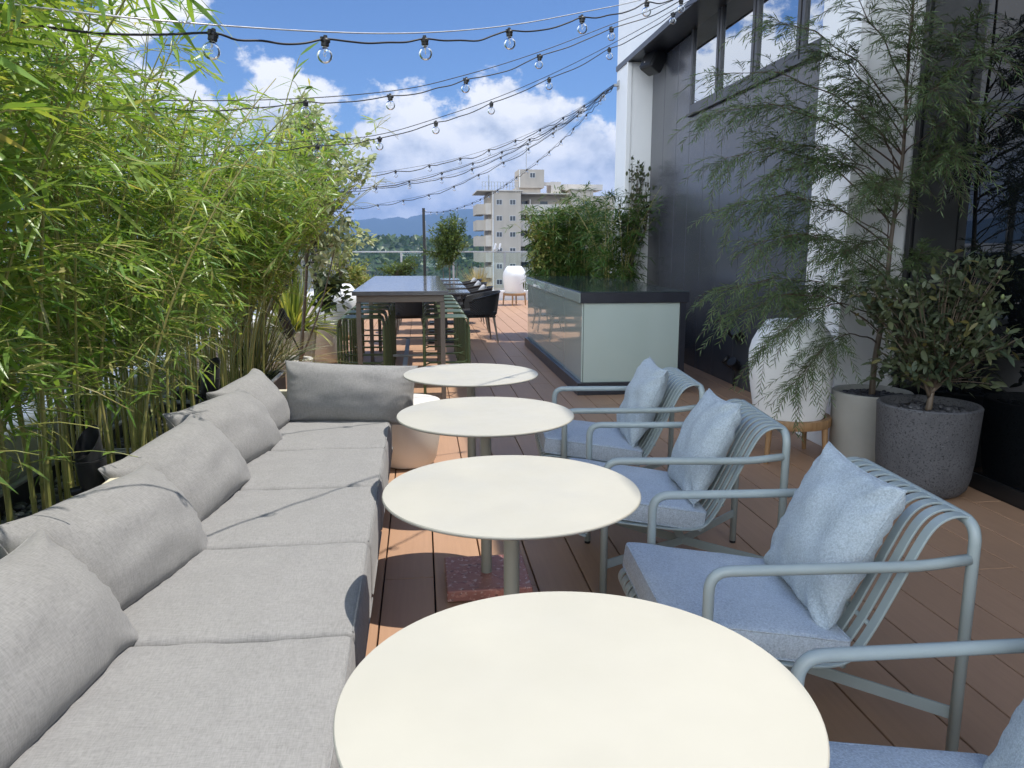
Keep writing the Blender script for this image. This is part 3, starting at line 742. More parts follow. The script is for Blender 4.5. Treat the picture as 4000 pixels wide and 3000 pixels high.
# ------------------------------------------------------------------ lounge chairs
def make_chair():
    c = empty('lounge_chair', (0, 0, 0))
    for s in (-1, 1):
        b = MB(); y = s*.305
        b.tube(fillet([(-.35, y, .012), (-.35, y, .578), (.20, y, .578), (.335, y+s*.004, .596)], .055, 7), .0148, 12)
        o = b.build('armrest', M['sage'], c, smooth=True)
        b = MB(); b.tube([(-.35, y, 0), (-.35, y, .014)], .014, 12); b.build('foot', M['blackplastic'], o, smooth='auto')
    b = MB(); b.tube(fillet([(.345, -.308, .012), (.345, -.308, .692), (.345, .308, .692), (.345, .308, .012)], .055, 8), .0152, 12)
    o = b.build('back_frame', M['sage'], c, smooth=True)
    for s in (-1, 1):
        b = MB(); b.tube([(.345, s*.308, 0), (.345, s*.308, .014)], .014, 12); b.build('foot', M['blackplastic'], o, smooth='auto')
    prof = [(.345, .698), (.322, .7035), (.290, .699), (.258, .679), (.226, .632), (.172, .516), (.116, .398), (.074, .327), (.038, .296), (-.02, .288), (-.12, .296), (-.28, .318), (-.40, .337), (-.445, .333), (-.462, .306), (-.450, .275), (-.42, .262)]
    path = smooth_path([(x, 0, z) for x, z in prof], 4)
    b = MB(); n = 11
    for k in range(n):
        y = -.268+.536*k/(n-1); b.ribbon([(p.x, y, p.z) for p in path], (0, 1, 0), .034, .007)
    b.build('slatted_seat', M['sage'], c, bev=.0015, seg=1)
    b = MB(); b.tube([(-.42, -.272, .270), (-.42, .272, .270)], .008, 8); b.tube([(.04, -.272, .284), (.04, .272, .284)], .009, 8); b.tube([(-.35, -.305, .312), (-.35, .305, .312)], .009, 8)
    b.tube([(.118, -.272, .388), (.118, .272, .388)], .007, 8)
    b.build('seat_crossbar', M['sage'], c, smooth=True)
    b = MB(); hub = (.03, 0, .135)
    for s in (-1, 1):
        b.ribbon([(.340, s*.300, .150), hub], (0, 0, 1), .036, .006); b.ribbon([(-.345, s*.300, .150), hub], (0, 0, 1), .036, .006)
    b.ribbon([hub, (-.05, .10, .29)], (1, 0, 0), .036, .006); b.ribbon([hub, (-.05, -.10, .29)], (1, 0, 0), .036, .006)
    b.build('stretcher', M['sage'], c)
    so_ = rbox('seat_cushion', .515, .545, .082, .013, M['boucle'], c, 14, .010, 5, .0025, (-.197, 0, .354), (0, R(8.6), 0))
    for zz in (.036, -.036):
        b = MB(); hx, hy = .2555, .2705; ring_ = fillet([(0, -hy, zz), (hx, -hy, zz), (hx, hy, zz), (-hx, hy, zz), (-hx, -hy, zz), (0, -hy, zz)], .02, 4); b.tube(ring_, .0032, 6, cap=False); b.build('piping', M['boucle'], so_, smooth=True)
    return c
pl_ = ['pale blue textured pillow on the chair second from the camera', 'pale blue textured pillow on the lounge chair in the middle of the row', 'pale blue textured pillow on the farthest lounge chair', 'pale textured pillow in the bottom right corner on the nearest chair']
cl_ = ['second nearest sage metal lounge chair with slatted back, fully in frame', 'sage metal lounge chair in the middle of the row, third from the camera', 'farthest sage metal lounge chair, in front of the bar counter', 'nearest sage metal lounge chair, cut off at the bottom right']
ch = make_chair()
for k, (x, y, rz, pr, pt) in enumerate(((1.087, 2.062, -3.4, -2, 24), (1.080, 3.075, -6.5, 3, 23), (1.083, 4.005, -5, -1, 22), (1.088, 1.045, -1.5, 2, 23))):
    t = ch if k == 0 else copy_tree(ch)
    t.location = (x, y, 0); t.rotation_euler = (0, 0, R(rz)); tag(t, cl_[k], 'chair', 'sage lounge chairs along the tables')
    o = pillow('throw_pillow', .455, .45, .165, M['pillowcloth'], 41+k, pinch=.075, wrinkle=.012, fill=.44)
    ca, sa = math.cos(R(rz)), math.sin(R(rz))
    F = frame3((sa, -ca, 0), (math.sin(R(pt))*ca, math.sin(R(pt))*sa, math.cos(R(pt)))) @ Euler((0, 0, R(pr))).to_matrix()
    lx, lz = .098, .566
    place(o, Vector((x+lx*ca, y+lx*sa+(.0 if k else -.01), lz)), F); tag(o, pl_[k], 'pillow', 'pale pillows on the lounge chairs')

# ------------------------------------------------------------------ bar table and stools
BX0, BX1, BY0, BY1, BZ = -.605, .242, 6.92, 10.42, 1.0
bt = empty('bar_table', (-.18, 8.67, 0), 0, 'long high table with grey stone top and bronze steel frame', 'table')
def bl_(b, name, mat, **k):
    o = b.build(name, mat, bt, **k); o.location = (.18, -8.67, 0); return o
b = MB(); b.box(BX0, BX1, BY0, BY1, .962, 1.0); bl_(b, 'table_top', M['bartop'], bev=.003)
b = MB()
b.box(BX0+.035, BX1-.035, BY0+.035, BY0+.07, .90, .960); b.box(BX0+.035, BX1-.035, BY1-.07, BY1-.035, .90, .960)
b.box(BX0+.035, BX0+.07, BY0+.07, BY1-.07, .90, .960); b.box(BX1-.07, BX1-.035, BY0+.07, BY1-.07, .90, .960)
bl_(b, 'apron', M['bronze'], bev=.003)
for x in (BX0+.03, BX1-.072):
    for y in (BY0+.028, (BY0+BY1)/2-.02, BY1-.07):
        b = MB(); b.box(x, x+.042, y, y+.042, 0, .899); bl_(b, 'leg', M['bronze'], bev=.003)
b = MB(); xm = (BX0+BX1)/2
b.box(xm-.025, xm+.025, BY0+.05, BY1-.05, .14, .165)
for y in (BY0+.03, BY1-.07, (BY0+BY1)/2-.02): b.box(BX0+.073, BX1-.073, y+.003, y+.038, .166, .19)
bl_(b, 'foot_rail', M['zinc'], bev=.003)

def make_stool():
    s = empty('bar_stool', (0, 0, 0)); b = MB(); n = 6
    for k in range(n):
        y = -.140+.28*k/(n-1)
        b.ribbon(fillet([(-.205, y, .665), (-.195, y, .752), (.195, y, .752), (.205, y, .665)], .055, 6), (0, 1, 0), .053, .010)
    b.build('slatted_seat', M['olive'], s, bev=.0015, seg=1)
    for sx in (-1, 1):
        b = MB(); b.tube([(sx*.203, -.155, .668), (sx*.203, .155, .668)], .009, 8)
        b.build('seat_rail', M['olive'], s, smooth=True)
        for sy in (-1, 1):
            b = MB(); b.ribbon([(sx*.203, sy*.142, .668), (sx*.208, sy*.152, .0)], (0, 1, 0), .046, .022); b.build('leg', M['olive'], s, bev=.004)
    b = MB(); b.ribbon([(-.15, 0, .32), (.15, 0, .32)], (0, 1, 0), .034, .016)
    for sx in (-1, 1):
        for sy in (-1, 1): b.ribbon([(sx*.15, sy*.004, .3195+.001*sy), (sx*.204, sy*.142, .3195+.001*sy)], (0, 1, 0), .024, .010)
    b.build('footrest', M['olive'], s)
    return s
st = make_stool(); first = True
ordn = ['nearest', 'second', 'third', 'fourth', 'fifth', 'farthest']
for side, xx in (('right', .232), ('left', -.545)):
    for k in range(6):
        t = st if first else copy_tree(st); first = False
        t.location = (xx+rnd.uniform(-.008, .008), 7.175+.575*k+rnd.uniform(-.02, .02), 0); t.rotation_euler = (0, 0, rnd.uniform(-.02, .02))
        lab = ('%s olive green slatted bar stool on the sunny right side of the high table' if side == 'right' else '%s olive green slatted bar stool on the plant side of the high table') % ordn[k]
        tag(t, lab, 'bar stool', 'olive bar stools at the high table')

# ------------------------------------------------------------------ bar counter
ct = empty('bar_counter', (1.97, 8.9, 0), 0, 'bar counter with pale green glass front and dark frame', 'counter')
def cl(b, name, mat, **k):
    o = b.build(name, mat, ct, **k); o.location = (-1.97, -8.9, 0); return o
b = MB(); b.box(1.452, 2.49, 7.02, 10.78, .0, .118); cl(b, 'plinth', M['navy'], bev=.003)
b = MB(); b.box(1.51, 2.43, 7.075, 10.75, .119, .868); cl(b, 'core', M['navy'])
b = MB(); b.box(1.492, 1.506, 7.062, 10.74, .119, .868); cl(b, 'side_glass', M['counterglass'], bev=.002)
b = MB(); b.box(1.509, 2.432, 7.050, 7.064, .119, .868); cl(b, 'front_glass', M['counterglass'], bev=.002)
b = MB(); b.box(2.436, 2.49, 7.035, 7.09, .119, .868); cl(b, 'corner_post', M['navy'], bev=.003)
b = MB(); b.box(1.470, 2.515, 7.03, 10.76, .870, .966); cl(b, 'top_frame', M['navy'], bev=.003)
b = MB(); b.box(1.464, 1.4685, 7.034, 10.756, .872, .964); cl(b, 'edge_glass', M['counterglass'], bev=.001)
b = MB(); b.box(1.476, 2.509, 7.036, 10.754, .968, .976); cl(b, 'top_glass', M['counter_top'], bev=.001)

# ------------------------------------------------------------------ dining sets beyond
def make_dtable():
    t = empty('dining_table', (0, 0, 0))
    b = MB(); b.box(-.36, .36, -.38, .38, .715, .74); b.build('table_top', M['bartop'], t, bev=.004)
    b = MB(); b.box(-.04, .04, -.04, .04, .03, .714); b.box(-.2, .2, -.2, .2, .70, .7135); b.build('pedestal', M['black'], t, bev=.004)
    b = MB(); b.box(-.24, .24, -.24, .24, .004, .029); b.build('base_plate', M['black'], t, bev=.004)
    return t
def make_dchair():
    """woven tub chair facing -X"""
    c = empty('dining_chair', (0, 0, 0)); vs = []; fs = []; nA = 40; nZ = 8
    def ring(a, t, inn):
        # a: -1..1 round the back, from one arm front to the other
        ang = a*R(128); top = .735-.115*abs(a)**1.6-.03*(abs(a) > .93); bot = .405+.01*abs(a)
        z = bot+(top-bot)*t; rx, ry = .275+.045*t, .285+.045*t
        x = math.cos(ang)*rx if abs(ang) < PI/2 else math.cos(ang)*(rx*.95)
        y = math.sin(ang)*ry; k = 1 if not inn else .93
        return (x*k, y*k, z)
    for inn in (0, 1):
        for i in range(nA+1):
            for j in range(nZ+1): vs.append(ring(-1+2*i/nA, j/nZ, inn))
    o1 = (nA+1)*(nZ+1)
    for i in range(nA):
        for j in range(nZ):
            a = i*(nZ+1)+j; fs.append((a, a+nZ+1, a+nZ+2, a+1)); fs.append((o1+a, o1+a+1, o1+a+nZ+2, o1+a+nZ+1))
        a = i*(nZ+1)+nZ; fs.append((a, a+nZ+1, o1+a+nZ+1, o1+a)); a = i*(nZ+1); fs.append((a, o1+a, o1+a+nZ+1, a+nZ+1))
    for i in (0, nA):
        for j in range(nZ): a = i*(nZ+1)+j; fs.append((a, a+1, o1+a+1, o1+a))
    b = MB(); b.add(vs, fs); b.build('woven_shell', M['rope'], c, smooth='auto')
    b = MB(); b.tube([ring(-1+2*i/nA, 1, 0) for i in range(nA+1)], .011, 8); b.build('rim', M['black'], c, smooth=True)
    o = rbox('seat_pad', .50, .49, .075, .03, M['rope'], c, 6, .015, 1, 0, (-.03, 0, .425))
    b = MB(); b.box(-.22, .22, -.22, .22, .365, .388); b.build('seat_frame', M['black'], c, bev=.01)
    for sx in (-1, 1):
        for sy in (-1, 1):
            b = MB(); b.tube([(sx*.19, sy*.19, .372), (sx*.245, sy*.235, 0)], [.019, .010], 10); b.build('leg', M['bronze'], c, smooth='auto')
    return c
dt = make_dtable(); dc = make_dchair(); fa = fb = True
dtl = ['square dark dining table nearest the bar table', 'square dark dining table, second of the row beyond the bar table', 'square dark dining table, third of the row beyond the bar table', 'square dark dining table farthest along the row']
rows = [11.36, 12.72, 14.08, 15.5]
wl = ['first', 'second', 'third', 'fourth']
for k, y in enumerate(rows):
    t = dt if fa else copy_tree(dt); fa = False
    t.location = (.34+.02*k, y, 0); tag(t, dtl[k], 'dining table', 'dark dining tables in a row')
    for side in (1, -1):
        c = dc if fb else copy_tree(dc); fb = False
        x = (.835 if side > 0 else -.17)+.02*k; c.location = (x, y-.03, 0); c.rotation_euler = (0, 0, (0 if side > 0 else PI)+rnd.uniform(-.12, .12)+(.12 if (k == 0 and side > 0) else 0))
        tag(c, ('%s black woven tub chair of the row nearest the bar counter' if side > 0 else '%s black woven tub chair of the row on the plant side of the dining tables') % wl[k], 'chair', 'black woven tub chairs')
        if k > 0 or side < 0:
            o = pillow('lumbar_pillow', .40, .30, .13, M['greycushion'], 60+k*2+side, n=16, pinch=.08)
            F = frame3((0, -side, 0), (side*math.sin(R(18)), 0, math.cos(R(18)))); place(o, Vector((x+side*.14, y-.03, .62)), F)
            tag(o, 'pale grey pillow in the %s woven tub chair %s' % (wl[k], 'nearest the bar counter' if side > 0 else 'on the plant side'), 'pillow', 'pale pillows on the tub chairs')

# ------------------------------------------------------------------ white floor lamps
def make_lamp():
    l = empty('floor_lamp', (0, 0, 0))
    b = MB(); b.lathe([(.0, .27), (.205, .27), (.222, .285), (.262, .52), (.274, .66), (.273, .72), (.258, .78), (.225, .845), (.18, .905), (.165, .918), (.0, .922)], 48)
    b.build('lamp_body', M['lamp'], l, smooth='auto')
    b = MB(); b.lathe([(.232, .232), (.268, .232), (.272, .238), (.272, .284), (.268, .290), (.236, .290), (.232, .284)], 48, closed=True)
    vs = [(x, y, z) for x, y, z in b.v]; b.add([], [((6)*48+k, 6*48+(k+1) % 48, (k+1) % 48, k) for k in range(48)])
    b.build('stand_ring', M['wood'], l, smooth='auto')
    for k in range(4):
        a = PI/4+k*PI/2-.25; b = MB(); b.tube([(.248*math.cos(a), .248*math.sin(a), .285), (.272*math.cos(a), .272*math.sin(a), 0)], [.021, .015], 12); b.build('leg', M['wood'], l, smooth='auto')
    b = MB(); b.box(-.24, .24, -.012, .012, .234, .2655); b.box(-.012, .012, -.24, -.0125, .234, .2655); b.box(-.012, .012, .0125, .24, .234, .2655); b.build('stand_cross', M['wood'], l)
    return l
lm = make_lamp()
for k, (x, y, rz, lab) in enumerate(((2.425, 4.775, .12, 'white barrel floor lamp on oak stand beside the concrete plant pots'), (2.21, 18.25, .75, 'white barrel floor lamp on pale wooden stand by the far railing'), (-1.05, 9.95, .3, 'white barrel floor lamp half hidden by the plants beside the bar stools'))):
    t = lm if k == 0 else copy_tree(lm); t.location = (x, y, 0); t.rotation_euler = (0, 0, rz); tag(t, lab, 'lamp', 'white barrel floor lamps')

# ------------------------------------------------------------------ pots
def pot(name, loc, prof, mat, label, pm=None, soil=None, seg=56, cat='plant pot', pr=None, npb=260, sx=1, sy=1):
    e = empty(name, loc, 0, label, cat)
    b = MB(); b.lathe(prof, seg, sx=sx, sy=sy); b.build('vessel', mat, e, smooth='auto')
    if soil:
        r, z = soil; b = MB(); b.lathe([(0, z-.02), (r, z-.02), (r, z), (0, z)], 32, sx=sx, sy=sy); b.build('soil', M['soil'], e)
        if pm: pebbles('pebbles', 0, 0, 0, 0, z, npb, pm, e, int(abs(loc[0]*100)), circ=r-.015)
    return e
def cyl(r0, r1, h, wall, depth, foot=.03):
    return [(0, 0), (r0-foot, 0), (r0-foot*.3, foot*.35), (r0, foot), (r1, h-.006), (r1-.005, h), (r1-wall+.005, h), (r1-wall, h-.006), (r1-wall, h-depth), (0, h-depth)]
pot('cylinder_pot', (2.885, 4.575, 0), cyl(.232, .243, .475, .022, .06), M['concrete'], 'tall pale concrete pot holding the fine-leaved tree', M['pebble_dark'], (.219, .435))
pot('cylinder_pot', (2.865, 3.985, 0), [(0, 0), (.172, 0), (.203, .012), (.230, .045), (.246, .11), (.256, .21), (.271, .508), (.265, .515), (.250, .515), (.245, .508), (.242, .445), (0, .445)], M['terrazzo_dark'], 'large dark speckled pot holding the grey-green shrub', M['pebble_dark'], (.244, .465))
pot('white_planter', (-.105, 4.89, 0), [(0, 0), (.135, 0), (.165, .012), (.185, .05), (.212, .20), (.218, .405), (.213, .42), (.205, .424), (0, .424)], M['whitepot'], 'white round pouf planter standing past the sofa end', cat='planter')
pot('round_planter', (-1.15, 9.35, 0), cyl(.17, .205, .50, .02, .05, .08), M['whitepot'], 'round white planter holding the dark leafy plant by the stools', M['pebble_dark'], (.182, .455), npb=120)
pot('oval_planter', (-1.33, 7.45, 0), cyl(.20, .235, .34, .035, .05, .03), M['whitepot'], 'low oval white planter behind the sofa corner', M['pebble_dark'], (.198, .295), npb=150, sx=1.25, sy=.9)
pot('round_planter', (-1.36, 8.35, 0), cyl(.20, .25, .52, .025, .05, .08), M['whitepot'], 'round white planter holding the broad strap-leaved plant', M['pebble_dark'], (.224, .475), npb=120)
# planter troughs behind the sofa
tr_l = ['grey metal trough planter nearest the camera behind the sofa', 'second grey metal trough planter behind the sofa', 'third grey metal trough planter behind the sofa, with the black spotlight', 'fourth grey metal trough planter behind the sofa', 'grey metal trough planter at the far sofa corner']
troughs = [(.20, 1.32), (1.35, 2.47), (2.50, 3.62), (3.65, 4.77), (4.80, 5.92)]
for k, (y0, y1) in enumerate(troughs):
    e = empty('trough_planter', (-1.33, (y0+y1)/2, 0), 0, tr_l[k], 'planter', 'metal trough planters behind the sofa'); h = (y1-y0)/2; w = .295
    b = MB(); t_ = .018
    b.box(-w, w, -h, -h+t_, 0, .455); b.box(-w, w, h-t_, h, 0, .455); b.box(-w, -w+t_, -h+t_, h-t_, 0, .455); b.box(w-t_, w, -h+t_, h-t_, 0, .455); b.box(-w+t_, w-t_, -h+t_, h-t_, .0, .02)
    b.build('trough', M['frame'], e)
    b = MB(); q = .022
    b.box(-w-.006, w+.006, -h, -h+q, .456, .468); b.box(-w-.006, w+.006, h-q, h, .456, .468); b.box(-w-.006, -w+q, -h+q, h-q, .456, .468); b.box(w-q, w+.006, -h+q, h-q, .456, .468)
    b.build('rim', M['zinc'], e, bev=.002)
    b = MB(); b.box(-w+t_, w-t_, -h+t_, h-t_, .34, .375); b.build('soil', M['soil'], e)
    pebbles('pebbles', -w+.03, w-.03, -h+.03, h-.03, .385, 800, M['pebble'], e, k)
# dark planter box behind the counter
e = empty('planter_box', (2.36, 11.75, 0), 0, 'dark metal planter box behind the bar counter holding bamboo', 'planter')
b = MB(); b.box(-.62, .62, -.35, .35, 0, .895); b.build('box', M['frame'], e, bev=.004)
b = MB(); b.box(-.57, .57, -.30, .30, .897, .91); b.build('soil', M['soil'], e)
for (x, y, w, h, lab) in ((.66, 17.6, .34, .42, 'grey planter box holding the bushy shrub near the far pole'), (1.27, 17.3, .26, .40, 'grey planter box holding the dry ornamental grass'), (-.55, 17.4, .5, .5, 'grey planter box with green shrubs left of the black pole'), (2.77, 10.30, .23, .40, 'small grey planter box at the foot of the white pillar')):
    e = empty('planter_box', (x, y, 0), 0, lab, 'planter'); b = MB(); b.box(-w, w, -w*.7, w*.7, 0, h); b.build('box', M['frame'], e, bev=.004)
    b = MB(); b.box(-w+.03, w-.03, -w*.7+.03, w*.7-.03, h+.002, h+.012); b.build('soil', M['soil'], e)

# ------------------------------------------------------------------ black spotlights in the planters
def make_spot():
    s = empty('garden_spotlight', (0, 0, 0))
    b = MB(); b.tube([(0, 0, -.16), (0, 0, .02)], .008, 8); b.build('stake', M['black'], s, smooth=True)
    b = MB(); pr = [(0, .0), (.036, .0), (.040, .006)]
    for k in range(4): z = .012+.014*k; pr += [(.045, z), (.045, z+.006), (.040, z+.008), (.040, z+.012)]
    pr += [(.045, .075), (.047, .155), (.049, .157), (.049, .163), (.044, .163), (0, .163)]
    b.lathe(pr, 32); o = b.build('housing', M['blackplastic'], s, smooth='auto')
    b = MB(); seg = 32; vs = []; 
    for z_ in (0, 1):
        for k in range(seg):
            a = 2*PI*k/seg; zt = .164+.055+.045*math.cos(a-.6); vs.append((.043*math.cos(a), .043*math.sin(a), .158 if z_ == 0 else zt))
    for z_ in (1, 0):
        for k in range(seg):
            a = 2*PI*k/seg; zt = .164+.055+.045*math.cos(a-.6); vs.append((.040*math.cos(a), .040*math.sin(a), .164 if z_ == 0 else zt))
    b.add(vs, [(j*seg+k, j*seg+(k+1) % seg, (j+1)*seg+(k+1) % seg, (j+1)*seg+k) for j in range(3) for k in range(seg)]); b.build('snoot', M['blackplastic'], o, smooth='auto')
    b = MB(); b.tube([(-.047, 0, .06), (-.062, 0, .05), (-.062, 0, -.01), (0, 0, -.01)], .008, 8); b.tube([(-.075, 0, .06), (-.045, 0, .06)], .014, 12); b.build('bracket', M['blackplastic'], s, smooth='auto')
    return s
gs = make_spot()
for k, (x, y, z, tx, lab) in enumerate(((-1.095, 2.63, .545, -5, 'black ribbed garden spotlight among stones in the near trough'), (-1.12, 4.12, .56, 6, 'black garden spotlight behind the fourth sofa cushion'), (-1.20, 7.30, .58, -25, 'black tilted garden spotlight above the low oval planter'))):
    t = gs if k == 0 else copy_tree(gs); t.location = (x, y, z); t.rotation_euler = (R(4), R(tx), R(30)); tag(t, lab, 'spotlight', 'black spotlights in the planters')

# ------------------------------------------------------------------ black poles and string lights
for (x, y, h, lab) in ((-1.66, 2.0, 2.15, 'black pole nearest the camera, buried in the bamboo hedge'), (-1.66, 3.9, 2.15, 'black pole hidden mid-way along the bamboo hedge'), (-1.66, 7.6, 2.2, 'black pole behind the strap-leaved plant and variegated tree'), (-1.66, 9.9, 2.2, 'black pole behind the white lamp at the left railing'), (-1.66, 12.6, 2.1, 'black pole on the left railing beyond the bar table'), (.105, 19.0, 2.28, 'slim black pole standing alone before the mountains')):
    e = empty('light_pole', (x, y, 0), 0, lab, 'pole', 'black poles carrying the string lights')
    b = MB(); b.box(-.033, .033, -.033, .033, 0, h); b.build('shaft', M['black'], e, bev=.004)
    b = MB(); b.box(-.07, .07, -.07, .07, 0, .012); b.build('base_plate', M['black'], e)
    b = MB(); b.tube([(.033, 0, h-.06), (.06, 0, h-.06)], .012, 8); b.tube([(.033, 0, h-.3), (.045, 0, h-.32), (.04, 0, h-.7), (.045, 0, 1.2)], .006, 6); b.build('hook', M['steel'], e, smooth=True)

def bulb_meshes():
    b = MB(); b.lathe([(0, .012), (.006, .012), (.0075, .004), (.0125, .002), (.0150, -.002), (.0150, -.008), (.0135, -.010), (.0135, -.021), (.0115, -.023), (0, -.023)], 14); b.v = [(x*.88, y*.88, z*.88) for x, y, z in b.v]
    b.box(-.016, .016, -.0045, .0045, -.008, .004)
    so_ = bpy.data.meshes.new('socket'); so_.from_pydata(b.v, [], b.f); so_.materials.append(M['blackplastic']); so_.validate()
    b = MB(); pr = [(.0085, -.021), (.010, -.026)]
    for k in range(15): a = R(65-k*155/14); pr.append((.0255*math.cos(a), -.051+.0255*math.sin(a)))
    pr.append((.0006, -.0765)); b.lathe(pr, 24); b.v = [(x*.88, y*.88, z*.88) for x, y, z in b.v]
    gl = bpy.data.meshes.new('glass_globe'); gl.from_pydata(b.v, [], b.f); gl.materials.append(M['bulbglass']); gl.validate(); gl.shade_smooth()
    b = MB(); b.tube([(0, 0, -.023), (0, 0, -.042)], [.005, .0025], 8); b.tube([(-.006, 0, -.044), (-.003, 0, -.054), (.003, 0, -.054), (.006, 0, -.044)], .0012, 5); b.v = [(x*.88, y*.88, z*.88) for x, y, z in b.v]
    fi = bpy.data.meshes.new('filament'); fi.from_pydata(b.v, [], b.f); fi.materials.append(M['filament']); fi.validate()
    return so_, gl, fi
SOC, GLO, FIL = bulb_meshes()
def string_light(ends, sup, bulbs, label, seed, rc=.0028):
    """sup: way-points of the straight support wire; bulbs: way-points that carry a lamp"""
    r = random.Random(seed); A = Vector(sup[0])
    e = empty('string_light', A, 0, label, 'string light', 'bulb strings over the terrace')
    way = smooth_path(sup, 10)
    b = MB(); b.tube([p-A+Vector((0, 0, .012)) for p in way], .0022, 6); b.build('support_wire', M['steel'] if seed == 1 else M['cable'], e, smooth=True)
    B = [Vector(q) for q in bulbs]; allp = [Vector(sup[0])]+B+[Vector(sup[-1])]; pts = []
    for i in range(len(allp)-1):
        a, c = allp[i], allp[i+1]; s = (c-a).length*r.uniform(.018, .05)
        lin = [q for q in way if min(a.x, c.x)+.02 < q.x < max(a.x, c.x)-.02]
        pts.append(a)
        for t in (.2, .4, .6, .8):
            p = a.lerp(c, t)
            if lin:
                w = min(lin, key=lambda q: abs(q.x-p.x)); p.z = min(p.z, w.z+.0) if abs(w.z-p.z) < .06 else p.z
            p.z -= s*math.sin(PI*t); p.x += r.uniform(-.003, .003); p.z += r.uniform(-.004, .004); pts.append(p)
    pts.append(allp[-1])
    b = MB(); b.tube([p-A for p in smooth_path(pts, 4)], rc, 7); b.build('cable', M['cable'], e, smooth=True)
    for q in B:
        o = bpy.data.objects.new('bulb_socket', SOC); link(o, e); o.location = q-A; o.rotation_euler = (R(r.uniform(-9, 9)), R(r.uniform(-10, 10)), R(r.uniform(0, 90)))
        g_ = bpy.data.objects.new('glass_globe', GLO); link(g_, o); f_ = bpy.data.objects.new('filament', FIL); link(f_, o)
    return e
string_light(0, [(-1.66, 1.95, 1.98), (-1.1, 1.93, 1.93), (-.649, 2.028, 1.915), (-.265, 2.432, 2.000), (.03, 2.741, 2.085), (.353, 3.081, 2.207), (.709, 3.454, 2.368), (1.123, 3.889, 2.567), (1.9, 4.70, 2.98), (2.79, 5.64, 3.50)],
             [(-1.02, 1.94, 1.905), (-.514, 2.17, 1.935), (-.262, 2.435, 1.993), (.03, 2.741, 2.078), (.353, 3.081, 2.200), (.709, 3.454, 2.360), (1.115, 3.88, 2.558), (1.58, 4.37, 2.80), (2.1, 4.92, 3.08)], 'nearest bulb string with a pale steel wire, high across the sky', 1, .0031)
string_light(0, [(-1.66, 3.34, 1.95), (-.76, 3.709, 2.024), (-.134, 3.965, 2.124), (.247, 4.121, 2.240), (.652, 4.287, 2.400), (1.082, 4.464, 2.597), (1.536, 4.65, 2.811), (2.79, 5.17, 3.50)],
             [(-1.1, 3.57, 1.975), (-.51, 3.811, 2.053), (-.128, 3.967, 2.115), (.252, 4.123, 2.231), (.655, 4.288, 2.392), (1.085, 4.465, 2.588), (1.54, 4.652, 2.803), (2.0, 4.84, 3.04)], 'second bulb string from the camera, ending behind the variegated tree', 2)
string_light(0, [(-1.66, 4.25, 1.84), (-.549, 4.585, 1.968), (-.218, 4.685, 2.019), (.105, 4.782, 2.126), (.446, 4.884, 2.258), (.819, 4.996, 2.430), (1.228, 5.118, 2.647), (1.693, 5.258, 2.915), (2.79, 5.59, 3.60)],
             [(-.95, 4.465, 1.905), (-.56, 4.58, 1.95), (-.218, 4.685, 2.010), (.110, 4.784, 2.118), (.450, 4.885, 2.252), (.823, 4.997, 2.424), (1.231, 5.119, 2.640), (1.69, 5.257, 2.903), (2.15, 5.40, 3.19)], 'third bulb string from the camera, passing left of the speaker', 3)
BR = (2.735, 11.05, 3.60)
def along(pts, n0, n1, n):
    P = smooth_path(pts, 30); cum = [0]
    for i in range(1, len(P)): cum.append(cum[-1]+(P[i]-P[i-1]).length)
    out = []
    for k in range(n):
        d = cum[-1]*(n0+(n1-n0)*k/(n-1)); i = max(j for j in range(len(cum)) if cum[j] <= d); i = min(i, len(P)-2); t = (d-cum[i])/(cum[i+1]-cum[i]); out.append(P[i].lerp(P[i+1], t))
    return out
sets = [([(-1.66, 7.6, 2.02), (-.704, 8.308, 2.113), (-.249, 8.668, 2.188), (.514, 9.271, 2.401), (1.317, 9.906, 2.732), (2.114, 10.536, 3.171), BR], 12, 'topmost of the bulb strings converging on the pillar bracket', 4),
        ([(-1.66, 9.2, 1.98), (-.682, 9.589, 2.08), (-.112, 9.831, 2.178), (.745, 10.194, 2.453), (1.627, 10.568, 2.86), (2.406, 10.898, 3.309), BR], 11, 'second highest of the bulb strings converging on the pillar bracket', 5),
        ([(-1.66, 9.95, 1.98), (-.784, 10.196, 2.094), (-.254, 10.324, 2.165), (.452, 10.494, 2.31), (1.204, 10.675, 2.611), (1.988, 10.863, 3.064), BR], 11, 'middle bulb string converging on the pillar bracket', 6),
        ([(-1.66, 12.6, 1.90), (-1.027, 12.31, 1.947), (-.171, 12.025, 2.08), (.383, 11.841, 2.211), (.938, 11.657, 2.449), (1.561, 11.45, 2.759), (2.19, 11.241, 3.162), BR], 12, 'second lowest bulb string converging on the pillar bracket', 7),
        ([(.12, 18.97, 2.20), (.296, 18.415, 2.16), (.627, 17.428, 2.153), (1.113, 15.978, 2.262), (1.589, 14.556, 2.496), (2.212, 12.696, 2.98), BR], 19, 'lowest bulb string, running out to the lone black pole', 8)]
for pts, n, lab, sd_ in sets: string_light(0, pts, along(pts, .06, .955, n), lab, sd_, .0046)

